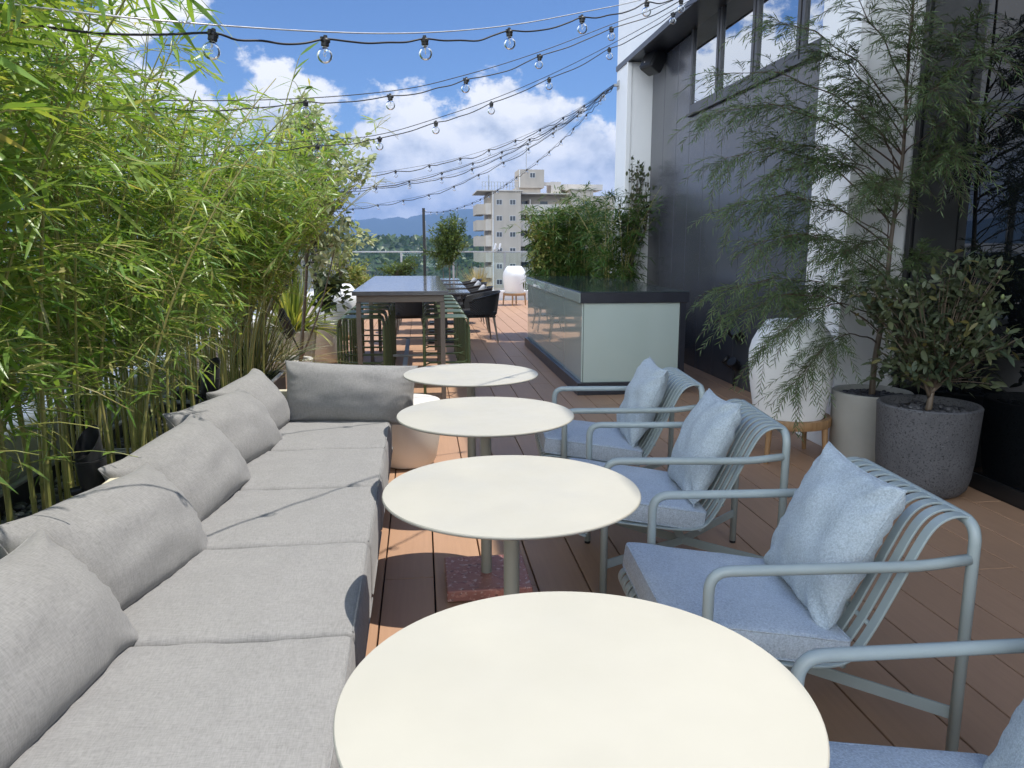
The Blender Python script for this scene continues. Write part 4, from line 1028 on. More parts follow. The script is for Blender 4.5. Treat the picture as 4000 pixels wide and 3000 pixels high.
# ------------------------------------------------------------------ vegetation
RG = np.random.default_rng(11)
def unit(v): return v/(np.linalg.norm(v, axis=-1, keepdims=True)+1e-9)
def bamboo(loc, seed, n_culm, height, spread, lean=(0, 0), leafL=(.09, .17), start=.22, dens=1.0, label=None, group='bamboo plants along the hedge', mat='bamboo', name='bamboo', top_open=True, zbase=0., clip=None):
    rg = np.random.default_rng(seed); e = empty(name, loc, 0, label, 'bamboo', group)
    Bs, Ds, Us, Ls, Ws, Dr = [], [], [], [], [], []; tw = MB()
    for c in range(n_culm):
        h = height*rg.uniform(.72, 1.08); a = rg.uniform(0, 2*PI); q = spread*math.sqrt(rg.uniform(0, 1))
        p0 = np.array([q*math.cos(a)*.55, q*math.sin(a), zbase]); ln = np.array([lean[0]+rg.normal(0, .13)+.10*math.cos(a), lean[1]+rg.normal(0, .15)+.12*math.sin(a)])
        def pos(t): return np.array([p0[0]+ln[0]*h*t*t, p0[1]+ln[1]*h*t*t, p0[2]+h*t*(1-.06*t*t)])
        r0 = rg.uniform(.0055, .0095); pts = [pos(t) for t in np.linspace(0, 1, 12)]
        b = MB(); rr = []
        nod = np.arange(0, 1, .17/h)
        P_ = []
        for t in np.linspace(0, 1, 26): P_.append(tuple(pos(t))); rr.append(r0*(1-.72*t))
        b.tube(P_, rr, 7)
        for t in nod[1:]: 
            p = pos(t); r_ = r0*(1-.72*t); b.tube([tuple(p-np.array([0, 0, .004])), tuple(p+np.array([0, 0, .004]))], r_*1.28, 7)
        b.build('culm', M['culm'], e, smooth='auto')
        for t in nod:
            if t < start: continue
            for _ in range(rg.integers(2, 6) if dens >= 1 else rg.integers(0, 3)):
                az = rg.uniform(0, 2*PI); L_ = rg.uniform(.16, .42)*(1.1-.5*t)*(height/2.2)**.3; el = rg.uniform(.0, 1.1)
                d0 = np.array([math.cos(az)*math.cos(el), math.sin(az)*math.cos(el), math.sin(el)]); base = pos(t); k = max(3, int(L_/.027))
                br = []
                for i in range(k+1):
                    s = i/k; p = base+d0*L_*s; p[2] -= .42*L_*s*s; br.append(p)
                tw.tube([tuple(x) for x in br[::max(1, k//4)]]+[tuple(br[-1])], .0014, 4, cap=False) if k >= 3 else None
                for i in range(1, k+1):
                    s = i/k
                    if s < .22: continue
                    tang = unit(br[i]-br[i-1]); sd_ = unit(np.cross(tang, [0, 0, 1])); sg = 1 if i % 2 else -1
                    m_ = 1 if i < k else 3
                    for j in range(m_):
                        ld = unit(tang*rg.uniform(.5, 1.0)+sd_*sg*rg.uniform(.4, 1.2)*(0.4 if i == k and j == 0 else 1)+np.array([0, 0, rg.uniform(-.55, .55)])+rg.normal(0, .22, 3))
                        Bs.append(br[i]); Ds.append(ld); Us.append(unit(np.array([0, 0, 1])+rg.normal(0, .45, 3))); l_ = rg.uniform(*leafL)*rg.choice([.75, 1, 1, 1.15]); Ls.append(l_); Ws.append(l_*rg.uniform(.09, .135)); Dr.append(rg.uniform(.0, .30)); sg = -sg
    Bs = np.array(Bs); Ds = np.array(Ds); Us = np.array(Us); Ls = np.array(Ls); Ws = np.array(Ws); Dr = np.array(Dr)
    keep = (Bs[:, 2]+loc[2] > 1.0) | (rg.uniform(0, 1, len(Bs)) < (.42 if loc[0] < -.9 else 1)); Bs, Ds, Us, Ls, Ws, Dr = Bs[keep], Ds[keep], Us[keep], Ls[keep], Ws[keep], Dr[keep]
    if clip is not None:
        k = clip(Bs+Ds*Ls[:, None]+np.array(loc)) & clip(Bs+np.array(loc)); Bs, Ds, Us, Ls, Ws, Dr = Bs[k], Ds[k], Us[k], Ls[k], Ws[k], Dr[k]
    V, Q = leaves(Bs, Ds, Us, Ls, Ws, Dr, .22); arr_obj('foliage', V, Q, None, M[mat], e, extra=(tw, M['culm']))
    return e, len(Bs)
hd = ['bamboo clump nearest the camera at the left frame edge', 'bamboo clump behind the nearest sofa cushion', 'tall bamboo clump left of the black spotlight', 'bamboo clump just beyond the black spotlight', 'bamboo clump behind the third sofa cushion', 'bamboo clump behind the fourth sofa cushion', 'bamboo clump behind the sofa corner', 'bamboo clump overhanging beyond the sofa corner', 'low far bamboo clump leaning toward the bar table', 'bamboo clump deep in the near hedge by the railing', 'bamboo clump deep in the middle of the hedge by the railing']
total = 0
hedge = [(-1.36, 1.25, 21, 2.3, .40, (.02, 0)), (-1.33, 1.95, 22, 2.25, .42, (.06, .02)), (-1.36, 2.62, 20, 2.02, .42, (.05, .02)), (-1.28, 3.20, 22, 1.92, .40, (.05, .0)), (-1.34, 3.85, 20, 1.85, .40, (.04, .02)), (-1.30, 4.45, 20, 1.80, .38, (.06, .02)), (-1.30, 5.05, 20, 1.82, .38, (.08, .02)), (-1.34, 5.40, 20, 1.88, .30, (.18, .06)), (-1.30, 5.72, 26, 1.72, .24, (.30, .14)), (-1.50, 1.7, 9, 2.0, .5, (0, 0)), (-1.50, 3.4, 9, 1.95, .6, (0, 0))]
for k, (x, y, n, h, s_, ln) in enumerate(hedge):
    e, c = bamboo((x, y, .39), 100+k, n, h, s_, ln, label=hd[k], leafL=(.07, .165) if k < 2 else ((.055, .125) if k < 6 else (.075, .15)), clip=lambda P: P[:, 0] < -.99+.62*np.maximum(0, P[:, 2]-1.0)+(P[:, 2] < .9)*.02, start=(.22 if k < 5 else .28 if k < 6 else .40) if k < 9 else .26, dens=1.0); total += c
# a single shoot rising above the hedge
e = empty('bamboo_shoot', (-1.02, 5.0, .42), 0, 'single bare bamboo shoot rising above the hedge with one leaf', 'bamboo')
b = MB(); pth = smooth_path([(0, 0, 0), (.06, 0, .9), (.17, 0, 1.6), (.30, 0, 2.02), (.33, 0, 2.10)], 8); b.tube(pth, [.006-.0045*i/(len(pth)-1) for i in range(len(pth))], 7); b.build('culm', M['culm'], e, smooth=True)
V, Q = leaves([(.30, 0, 2.02), (.33, 0, 2.10), (.19, 0, 1.66), (.24, 0, 1.83)], [(.5, .1, .5), (.8, .1, .7), (.1, 0, 1), (.12, 0, 1)], [(0, -1, .3)]*4, [.12, .16, .07, .07], [.013, .018, .006, .006], .1); arr_obj('foliage', V, Q, None, M['bamboo'], e)

def clip_wall(P): return (P[:, 0] < 3.10)
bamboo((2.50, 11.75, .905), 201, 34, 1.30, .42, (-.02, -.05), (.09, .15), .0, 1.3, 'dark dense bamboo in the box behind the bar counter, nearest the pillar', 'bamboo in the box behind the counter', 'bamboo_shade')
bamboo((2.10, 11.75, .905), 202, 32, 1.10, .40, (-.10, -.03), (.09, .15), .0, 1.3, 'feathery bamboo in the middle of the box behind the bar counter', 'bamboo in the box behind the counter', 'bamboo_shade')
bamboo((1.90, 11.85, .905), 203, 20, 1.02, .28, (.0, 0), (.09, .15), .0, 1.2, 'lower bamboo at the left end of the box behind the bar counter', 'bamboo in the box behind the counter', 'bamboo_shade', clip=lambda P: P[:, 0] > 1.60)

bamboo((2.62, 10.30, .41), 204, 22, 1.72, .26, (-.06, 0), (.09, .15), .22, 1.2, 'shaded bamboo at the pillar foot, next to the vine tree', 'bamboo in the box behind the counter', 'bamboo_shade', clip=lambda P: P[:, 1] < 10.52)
def shrub(name, loc, seed, trunk_pts, r0, crown, n_br, n_leaf, leafL, ratio, mat, label, cat, bark='trunk', shape=OVAL, droop=.15, fold=.2, group=None, cl=None, up_bias=.4, shell=.35, multi=None, brr=.004):
    """crown: list of (centre, radii) ellipsoids relative to loc"""
    rg = np.random.default_rng(seed); e = empty(name, loc, 0, label, cat, group)
    tp = smooth_path(trunk_pts, 5); b = MB(); b.tube(tp, [r0*(1-.55*i/(len(tp)-1)) for i in range(len(tp))], 9)
    if multi:
        for pts in multi: q = smooth_path(pts, 5); b.tube(q, [r0*.6*(1-.6*i/(len(q)-1)) for i in range(len(q))], 7)
    b.build('trunk', M[bark], e, smooth=True)
    br = MB(); Bs, Ds, Us, Ls = [], [], [], []
    per = max(4, n_leaf//n_br)
    for k in range(n_br):
        c, rad = crown[rg.integers(len(crown))]; c = np.array(c); rad = np.array(rad)
        d = unit(rg.normal(0, 1, 3)); d[2] = abs(d[2])*1.0 if rg.uniform() < up_bias else d[2]; tip = c+d*rad*rg.uniform(shell, 1)**.5*(.7+.45*mnoise.noise(Vector((float(d[0])*1.7+seed, float(d[1])*1.7, float(d[2])*1.7)))+.1)
        st_ = np.array(tp[int(len(tp)*rg.uniform(.45, .999))]); mid = (st_+tip)/2+np.array([0, 0, rg.uniform(-.02, .10)])*np.linalg.norm(tip-st_)
        path = [st_*(1-t)**2+mid*2*t*(1-t)+tip*t*t for t in np.linspace(0, 1, 7)]
        br.tube([tuple(x) for x in path], [brr*(1-.75*i/6) for i in range(7)], 5, cap=False)
        for i in range(per):
            t = 1-rg.uniform(0, 1)**1.6*.62; j = min(5, int(t*6)); f = t*6-j; p = path[j]*(1-f)+path[j+1]*f; p = p+rg.normal(0, .018, 3)*leafL[1]/.06
            tang = unit(path[j+1]-path[j]); ld = unit(tang*.6+rg.normal(0, .75, 3)+np.array([0, 0, .15]))
            Bs.append(p); Ds.append(ld); Us.append(unit(np.array([0, 0, 1.])+rg.normal(0, .55, 3))); Ls.append(rg.uniform(*leafL))
    Bs, Ds, Us, Ls = map(np.array, (Bs, Ds, Us, Ls))
    if cl is not None: k = cl(Bs+Ds*Ls[:, None]+np.array(loc)); Bs, Ds, Us, Ls = Bs[k], Ds[k], Us[k], Ls[k]
    V, Q = leaves(Bs, Ds, Us, Ls, Ls*ratio*rg.uniform(.8, 1.2, len(Ls)), droop, fold, **shape); arr_obj('foliage', V, Q, None, M[mat], e)
    br.build('branches', M[bark], e, smooth=True); return e
# variegated tree over the far end of the hedge
e = shrub('variegated_tree', (-1.05, 6.75, .40), 5, [(0, 0, 0), (.06, 0, .5), (.10, .0, .9), (.14, 0, 1.4), (.17, 0, 2.0)], .017, [((.17, 0, 1.92), (.36, .36, .42)), ((.42, .05, 1.66), (.38, .34, .30)), ((.12, 0, 1.45), (.42, .4, .40)), ((.30, 0, 1.05), (.38, .3, .35))], 130, 3400, (.04, .075), .55, 'varieg', 'cream and green variegated tree rising above the far hedge', 'tree', group=None, multi=[[(0, 0, 0), (.2, 0, .5), (.34, 0, 1.0)]], brr=.005)
b = MB(); b.ball((.17, -.33, 1.62), .026, .026, .036); b.build('fruit', M['shrubleaf'], e, smooth=True)
shrub('yellow_shrub', (-1.25, 10.9, .4), 6, [(0, 0, -.1), (.1, 0, .3), (.15, 0, .6)], .014, [((.15, 0, .85), (.40, .34, .42)), ((.38, 0, .5), (.30, .3, .28))], 80, 1900, (.035, .07), .45, 'yellowleaf', 'yellow and orange leaved shrub beyond the variegated tree', 'shrub')
shrub('dark_shrub', (-1.15, 9.35, .46), 7, [(0, 0, 0), (.02, 0, .2), (.05, 0, .42)], .012, [((.08, -.05, .40), (.26, .26, .28))], 40, 520, (.06, .11), .5, 'darkleaf', 'dark leafy plant in the round white planter by the stools', 'plant')
shrub('leaning_tree', (-1.42, 6.45, .42), 8, [(0, 0, 0), (.10, 0, .30), (.26, 0, .62), (.30, 0, .98), (.28, 0, 1.3)], .026, [((.3, 0, 1.5), (.35, .35, .3))], 30, 600, (.04, .07), .5, 'varieg', 'thick pale bent trunk rising behind the strap-leaved plant', 'tree')

def tuft(name, loc, seed, n, Ln, w, mat, label, cat, spread=.08, lean=.55, droop=(.3, .9), el=(.6, 1.45), shape=STRAP):
    rg = np.random.default_rng(seed); e = empty(name, loc, 0, label, cat)
    a = rg.uniform(0, 2*PI, n); el_ = rg.uniform(*el, n); B = np.stack([np.cos(a)*spread*rg.uniform(0, 1, n), np.sin(a)*spread*rg.uniform(0, 1, n), np.zeros(n)], 1)
    D = np.stack([np.cos(a)*np.cos(el_), np.sin(a)*np.cos(el_), np.sin(el_)], 1); U = np.stack([-np.cos(a)*np.sin(el_), -np.sin(a)*np.sin(el_), np.cos(el_)], 1)+rg.normal(0, .25, (n, 3))
    L_ = rg.uniform(*Ln, n); V, Q = leaves(B, D, U, L_, rg.uniform(*w, n), rg.uniform(*droop, n)*np.cos(el_)+.04, .25, **shape); o = arr_obj('blades', V, Q, None, M[mat], e); return e
tuft('strap_leaf_plant', (-1.36, 8.35, .48), 21, 190, (.5, .86), (.018, .034), 'strap', 'broad yellow-green strap-leaved plant in a round white planter', 'plant', .13, droop=(.25, .8), el=(.35, 1.45))
tuft('sedge_tussock', (-1.22, 5.75, .40), 22, 260, (.5, .95), (.006, .011), 'sedge', 'long striped sedge tussock arching behind the sofa corner', 'plant', .12, droop=(.2, .8), el=(.45, 1.4))
tuft('sedge_tussock', (-1.33, 7.45, .31), 25, 60, (.25, .5), (.006, .010), 'sedge', 'small sedge tussock in the low oval white planter', 'plant', .10, droop=(.2, .7), el=(.6, 1.4))
tuft('dry_grass', (1.27, 17.3, .41), 23, 480, (.35, .72), (.005, .009), 'drygrass', 'pale dry ornamental grass beside the far lamp', 'grass plant', .14, droop=(.2, .9), el=(.5, 1.45))
shrub('bushy_shrub', (.66, 17.6, .43), 31, [(0, 0, 0), (0, 0, .5), (.02, 0, .9)], .02, [((.0, 0, .98), (.56, .45, .50)), ((.1, 0, 1.30), (.45, .4, .42)), ((-.15, 0, .75), (.42, .4, .38))], 170, 8000, (.05, .10), .27, 'shrubleaf', 'bushy green shrub right of the lone black pole', 'shrub', multi=[[(-.12, 0, 0), (-.16, 0, .5)], [(.12, 0, 0), (.18, 0, .6)]])
shrub('green_shrub', (-.55, 17.4, .51), 32, [(0, 0, 0), (0, 0, .3)], .015, [((0, 0, .28), (.5, .4, .32)), ((.28, 0, .45), (.25, .25, .3))], 70, 1800, (.04, .08), .4, 'shrubleaf', 'low bright shrub in the planter left of the lone pole', 'shrub')
shrub('green_shrub', (-1.25, 15.2, .1), 33, [(0, 0, 0), (0, 0, .4)], .015, [((0, 0, .6), (.42, .5, .5)), ((.3, 0, .35), (.35, .4, .4))], 80, 1800, (.05, .10), .4, 'yellowleaf', 'golden shrub at the left railing beyond the bar table', 'shrub')
shrub('variegated_shrub', (1.86, 11.62, .905), 34, [(0, 0, 0), (0, 0, .4), (-.02, 0, .7)], .012, [((-.06, -.05, .45), (.34, .3, .42)), ((.10, -.1, .35), (.34, .28, .34)), ((.4, -.1, .40), (.3, .2, .34))], 110, 3000, (.04, .075), .5, 'yellowleaf', 'yellow variegated shrub at the left end of the box behind the counter', 'shrub')
0 and shrub('dark_shrub', (1.55, 12.9, .0), 36, [(0, 0, 0), (.02, 0, .6), (.05, 0, .9)], .012, [((.1, -.05, .95), (.3, .3, .35))], 50, 1000, (.05, .09), .45, 'darkleaf', 'dark shrub left of the box behind the counter', 'shrub')
e = shrub('vine_tree', (2.83, 10.30, .40), 35, [(.02, 0, 0), (-.03, 0, .18), (.05, 0, .40), (.0, 0, .62), (.06, 0, .95), (.04, -.02, 1.25)], .030, [((.10, 0, 1.55), (.26, .3, .38)), ((-.05, 0, 1.25), (.26, .28, .34)), ((.10, 0, 1.95), (.22, .2, .25))], 60, 700, (.045, .08), .5, 'darkleaf', 'twisted vine-like tree with sparse leaves against the white pillar', 'tree', multi=[[(.05, 0, .62), (-.12, 0, .85), (-.10, 0, 1.4)], [(.06, 0, .95), (.2, 0, 1.2), (.2, 0, 1.7)]], brr=.006)

# grey-green fruiting shrub in the dark pot
e = shrub('fruit_shrub', (2.865, 3.985, .47), 41, [(0, 0, 0), (.01, 0, .10), (.05, .02, .20)], .020, [((-.04, -.02, .44), (.40, .36, .28)), ((.12, .0, .60), (.20, .36, .24)), ((-.18, .05, .60), (.26, .28, .22)), ((.14, -.22, .40), (.17, .30, .28)), ((-.10, -.05, .26), (.34, .3, .16)), ((-.38, .05, .62), (.16, .2, .2)), ((.1, -.1, .78), (.2, .3, .14))], 170, 3000, (.042, .08), .36, 'sageleaf', 'grey-green leafy shrub with small fruits in the dark pot', 'shrub', cl=lambda P: P[:, 0] < 3.175, multi=[[(0, 0, .08), (-.08, -.02, .22)], [(0, 0, .1), (.10, -.04, .24)]], brr=.0045, shell=.15)
for (x, y, z) in ((-.22, -.02, .71), (.10, -.22, .62), (.22, -.2, .66), (.27, -.1, .76), (.24, -.24, .48), (.16, -.2, .50)):
    b = MB(); b.ball((x, y, z), .010, .010, .014); b.build('fruit', M['fruit'], e, smooth=True)

# fine-leaved tree in the pale pot
def needle_tree():
    rg = np.random.default_rng(77); ox, oy, oz = 2.885, 4.575, .44
    e = empty('needle_leaved_tree', (ox, oy, oz), 0, 'tall fine-leaved tree with drooping sprays in the pale concrete pot', 'tree')
    tr = smooth_path([(0, 0, 0), (.0, 0, .22), (.035, .0, .62), (.04, 0, 1.0), (.07, 0, 1.5), (.05, 0, 2.1), (.06, 0, 2.75)], 6)
    b = MB(); b.tube(tr, [.021*(1-.72*i/(len(tr)-1)) for i in range(len(tr))], 10); tb_ = b.build('trunk', M['trunk'], e, smooth=True)
    def tz(z):
        return min(tr, key=lambda p: abs(p.z-z))
    br = [(.42, (1.86, 4.35, .98), .30), (.36, (2.18, 4.22, .60), .34), (.48, (2.02, 4.28, .82), .32), (.55, (1.78, 4.42, 1.12), .20), (.62, (2.35, 4.6, 1.10), .2), (.75, (1.93, 4.3, 1.40), .24),
          (.95, (1.80, 4.33, 1.60), .26), (1.1, (1.70, 4.38, 1.86), .30), (1.25, (2.0, 4.3, 1.78), .26), (1.3, (1.62, 4.3, 2.10), .26), (1.5, (1.70, 4.4, 2.34), .22), (1.7, (1.95, 4.3, 2.60), .2), (1.4, (2.3, 4.2, 2.15), .2), (1.6, (2.35, 4.5, 2.5), .2),
          (1.2, (2.55, 4.15, 1.72), .22), (1.55, (2.75, 4.0, 2.22), .18), (1.5, (3.02, 4.02, 2.12), .16), (1.7, (3.0, 3.95, 2.40), .16), (1.8, (2.62, 4.1, 2.60), .15), (1.35, (2.95, 4.05, 1.88), .2), (1.9, (2.3, 4.3, 2.85), .1), (.9, (2.45, 4.25, 1.35), .2), (1.75, (3.08, 4.2, 2.62), .1), (1.0, (2.2, 4.7, 1.62), .2), (1.15, (2.1, 4.5, 2.0), .2), (2.0, (2.7, 4.2, 2.95), .1), (1.45, (1.9, 4.55, 2.2), .2),
          (.9, (2.75, 4.45, 1.75), .1), (1.1, (3.05, 4.4, 1.95), .1), (1.3, (2.7, 4.5, 2.2), .1), (.7, (3.0, 4.35, 1.35), .12), (1.6, (2.85, 4.35, 2.6), .05), (.6, (2.7, 4.35, 1.25), .12), (1.5, (2.5, 4.45, 2.35), .12), (1.2, (2.3, 4.35, 1.95), .15), (.8, (2.2, 4.4, 1.45), .18)]
    bm = MB(); tw = MB(); Bs, Ds, Us, Ls = [], [], [], []
    for z0, tip, arch in br:
        s = np.array(tz(z0+.0)); tip = np.array(tip)-np.array([ox, oy, oz]); ln = np.linalg.norm(tip-s); mid = s*.45+tip*.55+np.array([0, 0, arch*ln*1.15]); K = 16
        path = [s*(1-t)**2+mid*2*t*(1-t)+tip*t*t for t in np.linspace(0, 1, K+1)]
        path = [p+np.array([0, .012*math.sin(i*.9), .008*math.sin(i*1.3)]) for i, p in enumerate(path)]
        bm.tube([tuple(p) for p in path], [.0056*(1-.8*i/K)*(.6+.4*min(1, ln)) for i in range(K+1)], 6, cap=False)
        for i in range(6, K+1):
            tang = unit(path[i]-path[i-1])
            for q in range(4 if i < K else 5):
                sd_ = unit(np.cross(tang, [0, 0, 1])); sg = (1 if (i+q) % 2 else -1)
                d = unit(tang*rg.uniform(.4, 1)+sd_*sg*rg.uniform(.2, 1.0)*(0 if i == K and q == 2 else 1)+np.array([0, 0, rg.uniform(-.55, .5)])+rg.normal(0, .2, 3)); tl_ = rg.uniform(.13, .28); k2 = int(tl_/.0105); tp_ = []
                for j in range(k2+1):
                    u = j/k2; p = path[i]+d*tl_*u; p = p+np.array([0, 0, -.42*tl_*u*u]); tp_.append(p)
                tw.tube([tuple(x) for x in tp_[::4]]+[tuple(tp_[-1])], .0011, 3, cap=False)
                for j in range(2, k2+1):
                    tg = unit(tp_[j]-tp_[j-1]); s2 = unit(np.cross(tg, unit(np.array([0, -.5, 1.])+rg.normal(0, .3, 3)))); s3 = 1 if j % 2 else -1
                    Bs.append(tp_[j]); Ds.append(unit(tg*.80+s2*s3*.55+rg.normal(0, .12, 3))); Us.append(unit(np.cross(s2, tg)+rg.normal(0, .4, 3))); Ls.append(rg.uniform(.045, .078)*(1-.35*j/k2))
    Bs, Ds, Us, Ls = map(np.array, (Bs, Ds, Us, Ls)); k = (Bs+Ds*Ls[:, None])[:, 0]+ox < 3.18; Bs, Ds, Us, Ls = Bs[k], Ds[k], Us[k], Ls[k]
    V, Q = leaves(Bs, Ds, Us, Ls, Ls*0+.0058, .1, .2, (0, .45, 1.0), (.4, 1, .05)); arr_obj('foliage', V, Q, None, M['needle'], e, extra=(tw, M['trunk_dark']))
    bm.build('branches', M['trunk_dark'], e, smooth=True); return len(Bs)
total += needle_tree()

# ------------------------------------------------------------------ the town beyond
def apartment():
    s = 1.5
    def X(x): return x*s
    def Z_(z): return 1.4+(z-1.4)*s
    Y0 = 135.
    e = empty('apartment_block', (X(12), Y0, -30), 0, 'beige apartment block with stacked balconies beyond the terrace end', 'building')
    off = (-X(12), -Y0, 30)
    def put(b, name, mat, par=e):
        o = b.build(name, mat, par)
        if par is e: o.location = off
        return o
    b = MB(); b.box(X(8.3), X(11.65), Y0, Y0+12, -30, Z_(7.5)); put(b, 'main_wing', M['apt'])
    b = MB(); b.box(X(8.02), X(8.298), Y0+2.5, Y0+12, -30, Z_(7.35)); put(b, 'balcony_wall', M['apt'])
    b = MB(); b.box(X(11.652), X(17.7), Y0+5, Y0+13, -30, Z_(7.3)); put(b, 'recessed_wing', M['apt'])
    b = MB(); b.box(X(17.702), X(20.35), Y0+1.5, Y0+13, -30, Z_(7.8)); put(b, 'right_wing', M['apt'])
    b = MB(); b.box(X(20.352), X(26), Y0+6, Y0+14, -30, Z_(7.3)); put(b, 'end_wing', M['apt'])
    b = MB(); b.box(X(6.6), X(11.9), Y0-.35, Y0+12.3, Z_(7.5), Z_(7.62)); b.box(X(17.5), X(20.6), Y0+1.2, Y0+13.2, Z_(7.8), Z_(7.92)); b.box(X(11.902), X(17.498), Y0+2.0, Y0+13.2, Z_(7.3), Z_(7.44)); put(b, 'roof_slab', M['apt_light'])
    b = MB(); b.box(X(11.645), X(14.655), Y0+3, Y0+9, Z_(8.05), Z_(10.14)); b.box(X(11.3), X(14.3), Y0+3.6, Y0+9, Z_(7.45), Z_(8.049)); put(b, 'stair_tower', M['apt'])
    b = MB(); b.box(X(15.6), X(16.8), Y0+4, Y0+9, Z_(7.45), Z_(8.82)); b.box(X(14.66), X(15.598), Y0+4, Y0+5, Z_(8.4), Z_(8.75)); b.box(X(17.1), X(22), Y0+5, Y0+11, Z_(7.93), Z_(8.6)); put(b, 'roof_room', M['apt_light'])
    # windows
    def win(x, z, w=.70, h=.61, y=Y0):
        f = MB(); X0, X1, z0, z1 = X(x), X(x+w), Z_(z-h), Z_(z); f.box(X0, X1, y-.06, y-.001, z0, z0+.07); f.box(X0, X1, y-.06, y-.001, z1-.07, z1); f.box(X0, X0+.07, y-.06, y-.001, z0+.07, z1-.07); f.box(X1-.07, X1, y-.06, y-.001, z0+.07, z1-.07); f.box((X0+X1)/2-.03, (X0+X1)/2+.03, y-.06, y-.001, z0+.07, z1-.07)
        o = put(f, 'window', M['apt_frame']); g_ = MB(); g_.box(X0+.07, (X0+X1)/2-.03, y-.03, y-.0015, z0+.07, z1-.07); g_.box((X0+X1)/2+.03, X1-.07, y-.03, y-.0015, z0+.07, z1-.07); g_.build('pane', M['apt_win'], o)
    zs = [6.584, 4.766, 2.944, 1.129, -.69, -2.5, -4.3]
    for z in zs: win(8.79, z); win(10.346, z)
    win(12.95, 9.78, .65, .6, Y0+3)
    for z in (6.75, 4.93, 3.1): win(19.0, z, .70, .61, Y0+1.5)
    for z in zs:
        b = MB(); y0 = Y0+1.2
        b.box(X(6.6), X(7.62), y0, y0+9, Z_(z-1.66), Z_(z-1.50)); b.box(X(6.6), X(6.72), y0, y0+9, Z_(z-1.499), Z_(z-.49)); b.box(X(6.721), X(7.62), y0, y0+.12, Z_(z-1.499), Z_(z-.49)); put(b, 'balcony', M['apt'])
        b = MB(); b.box(X(7.621), X(8.295), y0-.4, y0+.3, Z_(z-1.66), Z_(z-.40)); put(b, 'balcony', M['apt_light'])
        b = MB(); b.box(X(11.66), X(17.69), Y0+1.6, Y0+4.99, Z_(z-1.66), Z_(z-1.50)); b.box(X(11.66), X(17.69), Y0+1.6, Y0+1.75, Z_(z-1.499), Z_(z-.47)); b.box(X(12.85), X(12.95), Y0+1.76, Y0+4.99, Z_(z-1.499), Z_(z+.1)); put(b, 'balcony', M['apt_light'])
        b = MB(); b.box(X(12.2), X(13.3), Y0+4.96, Y0+4.999, Z_(z-1.3), Z_(z+.0)); b.box(X(14.4), X(15.3), Y0+4.96, Y0+4.999, Z_(z-1.3), Z_(z+.0)); put(b, 'balcony_door', M['apt_win'])
    b = MB()
    for k in range(13): b.box(X(7.2+.35*k)-.04, X(7.2+.35*k)+.04, Y0-.1, Y0-.02, Z_(7.62), Z_(8.5))
    b.box(X(7.15), X(11.45), Y0-.1, Y0-.02, Z_(8.5), Z_(8.54)); b.box(X(7.15), X(11.45), Y0-.1, Y0-.02, Z_(8.05), Z_(8.08)); b.box(X(7.9), X(8.02), Y0, Y0+.3, Z_(7.62), Z_(9.3)); put(b, 'roof_railing', M['zinc'])
    b = MB(); b.tube([(X(12.62), Y0+4, Z_(10.14)), (X(12.62), Y0+4, Z_(13.3))], .07, 6); put(b, 'antenna', M['zinc'])
    b = MB(); b.tube([(X(8.42), Y0-.08, -30), (X(8.42), Y0-.08, Z_(7.4))], .07, 6); b.tube([(X(11.75), Y0+2.9, Z_(8.1)), (X(11.75), Y0+2.9, Z_(10.1))], .06, 6); put(b, 'drainpipe', M['white'])
apartment()
def house(x, y, w, d, z, lab, mat='city', flat=True, cat='building', floors=3, cols=5):
    e = empty('town_building', (x, y, -30), 0, lab, cat, 'low buildings of the town'); h = z+30
    b = MB(); b.box(-w/2, w/2, 0, d, 0, h); b.build('walls', M[mat], e)
    b = MB(); b.box(-w/2-.3, w/2+.3, -.3, d+.3, h+.01, h+.5); b.build('roof', M['roofgrey'] if flat else M['apt'], e)
    for i in range(floors):
        for j in range(cols):
            b = MB(); xx = -w/2+w*(j+.5)/cols; zz = h-2-3*i; b.box(xx-w/cols*.28, xx+w/cols*.28, -.05, -.001, zz-.7, zz+.7); b.build('window', M['apt_win'], e)
house(1.5, 70, 9, 10, -3.2, 'low white building under the mountain, right of the lone pole')
house(-14, 120, 16, 12, -7, 'pale flat building low on the hillside left of the pole', 'apt_light')
house(14, 92, 22, 10, -5.2, 'low grey building in front of the apartment block', 'city')
house(34, 110, 18, 12, -2, 'low pale building right of the apartment block', 'apt_light')
house(-40, 150, 26, 14, -6, 'wide pale building far left of the pole')
# glazed office block seen through the bamboo
e = empty('office_block', (-24, 10, -30), 0, 'office block with white gridded facade and blue glass behind the hedge', 'building')
b = MB(); b.box(-12, 0, -24, 34, 0, 31.0); b.build('glass_facade', M['facade_glass'], e)
b = MB()
for k in range(0, 44): z = 30.9-.75*k; b.box(.0, .10, -24, 34, z-.11, z+.11) if z > 0 else None
for k in range(0, 78): y = -23.9+.75*k; b.box(.001, .07, y-.05, y+.05, 0, 31)
b.build('facade_grid', M['white'], e)
b = MB(); b.box(-12.2, .2, -24.2, 34.2, 31.01, 31.5); b.build('roof', M['white'], e)
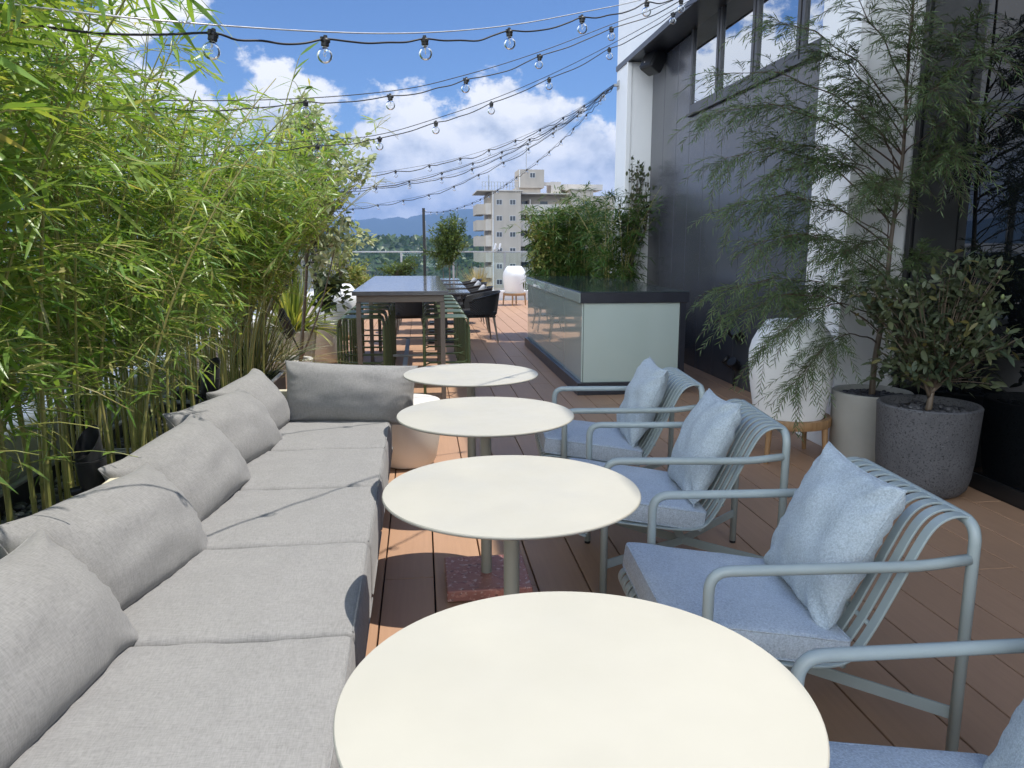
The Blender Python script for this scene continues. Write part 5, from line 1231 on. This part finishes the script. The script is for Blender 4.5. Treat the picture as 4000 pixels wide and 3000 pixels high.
# distant trees
tv = []; 
def fartree(x, y, h, seed, label):
    rg = np.random.default_rng(seed); e = empty('town_tree', (x, y, -30), 0, label, 'tree', 'trees of the town')
    b = MB(); b.tube([(0, 0, 0), (0, 0, h*.6)], [.25, .12], 7); b.build('trunk', M['trunk'], e, smooth=True)
    n = 1500; d = unit(rg.normal(0, 1, (n, 3))); rad = rg.uniform(.35, 1, n)**.5; lump = np.array([.75+.5*mnoise.noise(Vector((float(v[0])*2+seed, float(v[1])*2, float(v[2])*2))) for v in d])
    B = d*np.array([h*.33, h*.33, h*.36])*(rad*lump)[:, None]+np.array([0, 0, h*.68]); V, Q = leaves(B, unit(rg.normal(0, 1, (n, 3))+d*.5), unit(rg.normal(0, 1, (n, 3))+np.array([0, 0, 1])), rg.uniform(.4, .8, n), rg.uniform(.3, .55, n), .1, .2, (0, .5, 1.), (.2, 1, .1)); arr_obj('crown', V, Q, None, M['farcrown'], e)
for k, (x, y, h, lab) in enumerate(((-5, 62, 27.5, 'green tree beyond the railing left of the lone pole'), (-9.5, 75, 27, 'second green tree farther left beyond the railing'), (4.2, 80, 26, 'green tree between the pole and the apartment block'), (-1.5, 95, 26.5, 'tree right behind the lone pole beyond the railing'), (26, 85, 28, 'tree in front of the apartment block right end'), (-16, 55, 28, 'tree far left beyond the glass railing'), (-7, 48, 26, 'nearest town tree below the railing corner'))): fartree(x, y, h, 300+k, lab)
# woods on the slope: far-off canopy that reads as one mass
rg = np.random.default_rng(9); n = 9000; xs = rg.uniform(-420, 420, n); ts = rg.uniform(.05, .62, n)
zz = np.array([-31+(hh(float(a), float(t))+31)*math.sin(PI*min(1, t))**.8 for a, t in zip(xs, ts)])
Bp = np.stack([xs, 560+420*ts, zz+rg.uniform(-1, 2.5, n)], 1)
V, Q = leaves(Bp, unit(rg.normal(0, 1, (n, 3))+np.array([0, -.4, .5])), unit(rg.normal(0, 1, (n, 3))+np.array([0, -.6, .6])), rg.uniform(3.5, 8, n), rg.uniform(3, 6, n), .1, .3, (0, .5, 1.), (.35, 1, .25))
tag(arr_obj('hillside_woods', V, Q, None, M['farcrown']), kind='stuff')
# small twin floodlight on the far railing
e = empty('twin_floodlight', (1.98, 20.0, 1.26), 0, 'small white twin floodlight on the far railing', 'floodlight')
b = MB(); b.tube([(0, 0, -.04), (0, 0, .06)], .012, 8); b.build('stem', M['zinc'], e, smooth=True)
for s in (-1, 1):
    b = MB(); b.box(-.02, .02, -.05, .05, -.07, .09); o = b.build('lamp_head', M['white'], e, bev=.01); o.location = (s*.06, 0, .1); o.rotation_euler = (0, R(14), 0)

# ------------------------------------------------------------------ air
hz = MB(); hz.box(-7000, 7000, -900, 7200, -31.5, 420); ho = hz.build('haze', None) if False else None
mm, nt, out = newmat('haze_air'); pv = N(nt, 'ShaderNodeVolumePrincipled'); pv.inputs['Color'].default_value = (.25, .42, .78, 1); pv.inputs['Density'].default_value = 1.7e-4; pv.inputs['Anisotropy'].default_value = .0
L(nt, pv.outputs[0], out.inputs['Volume'])
tag(hz.build('haze', mm), kind='stuff')
print('LEAVES', total)
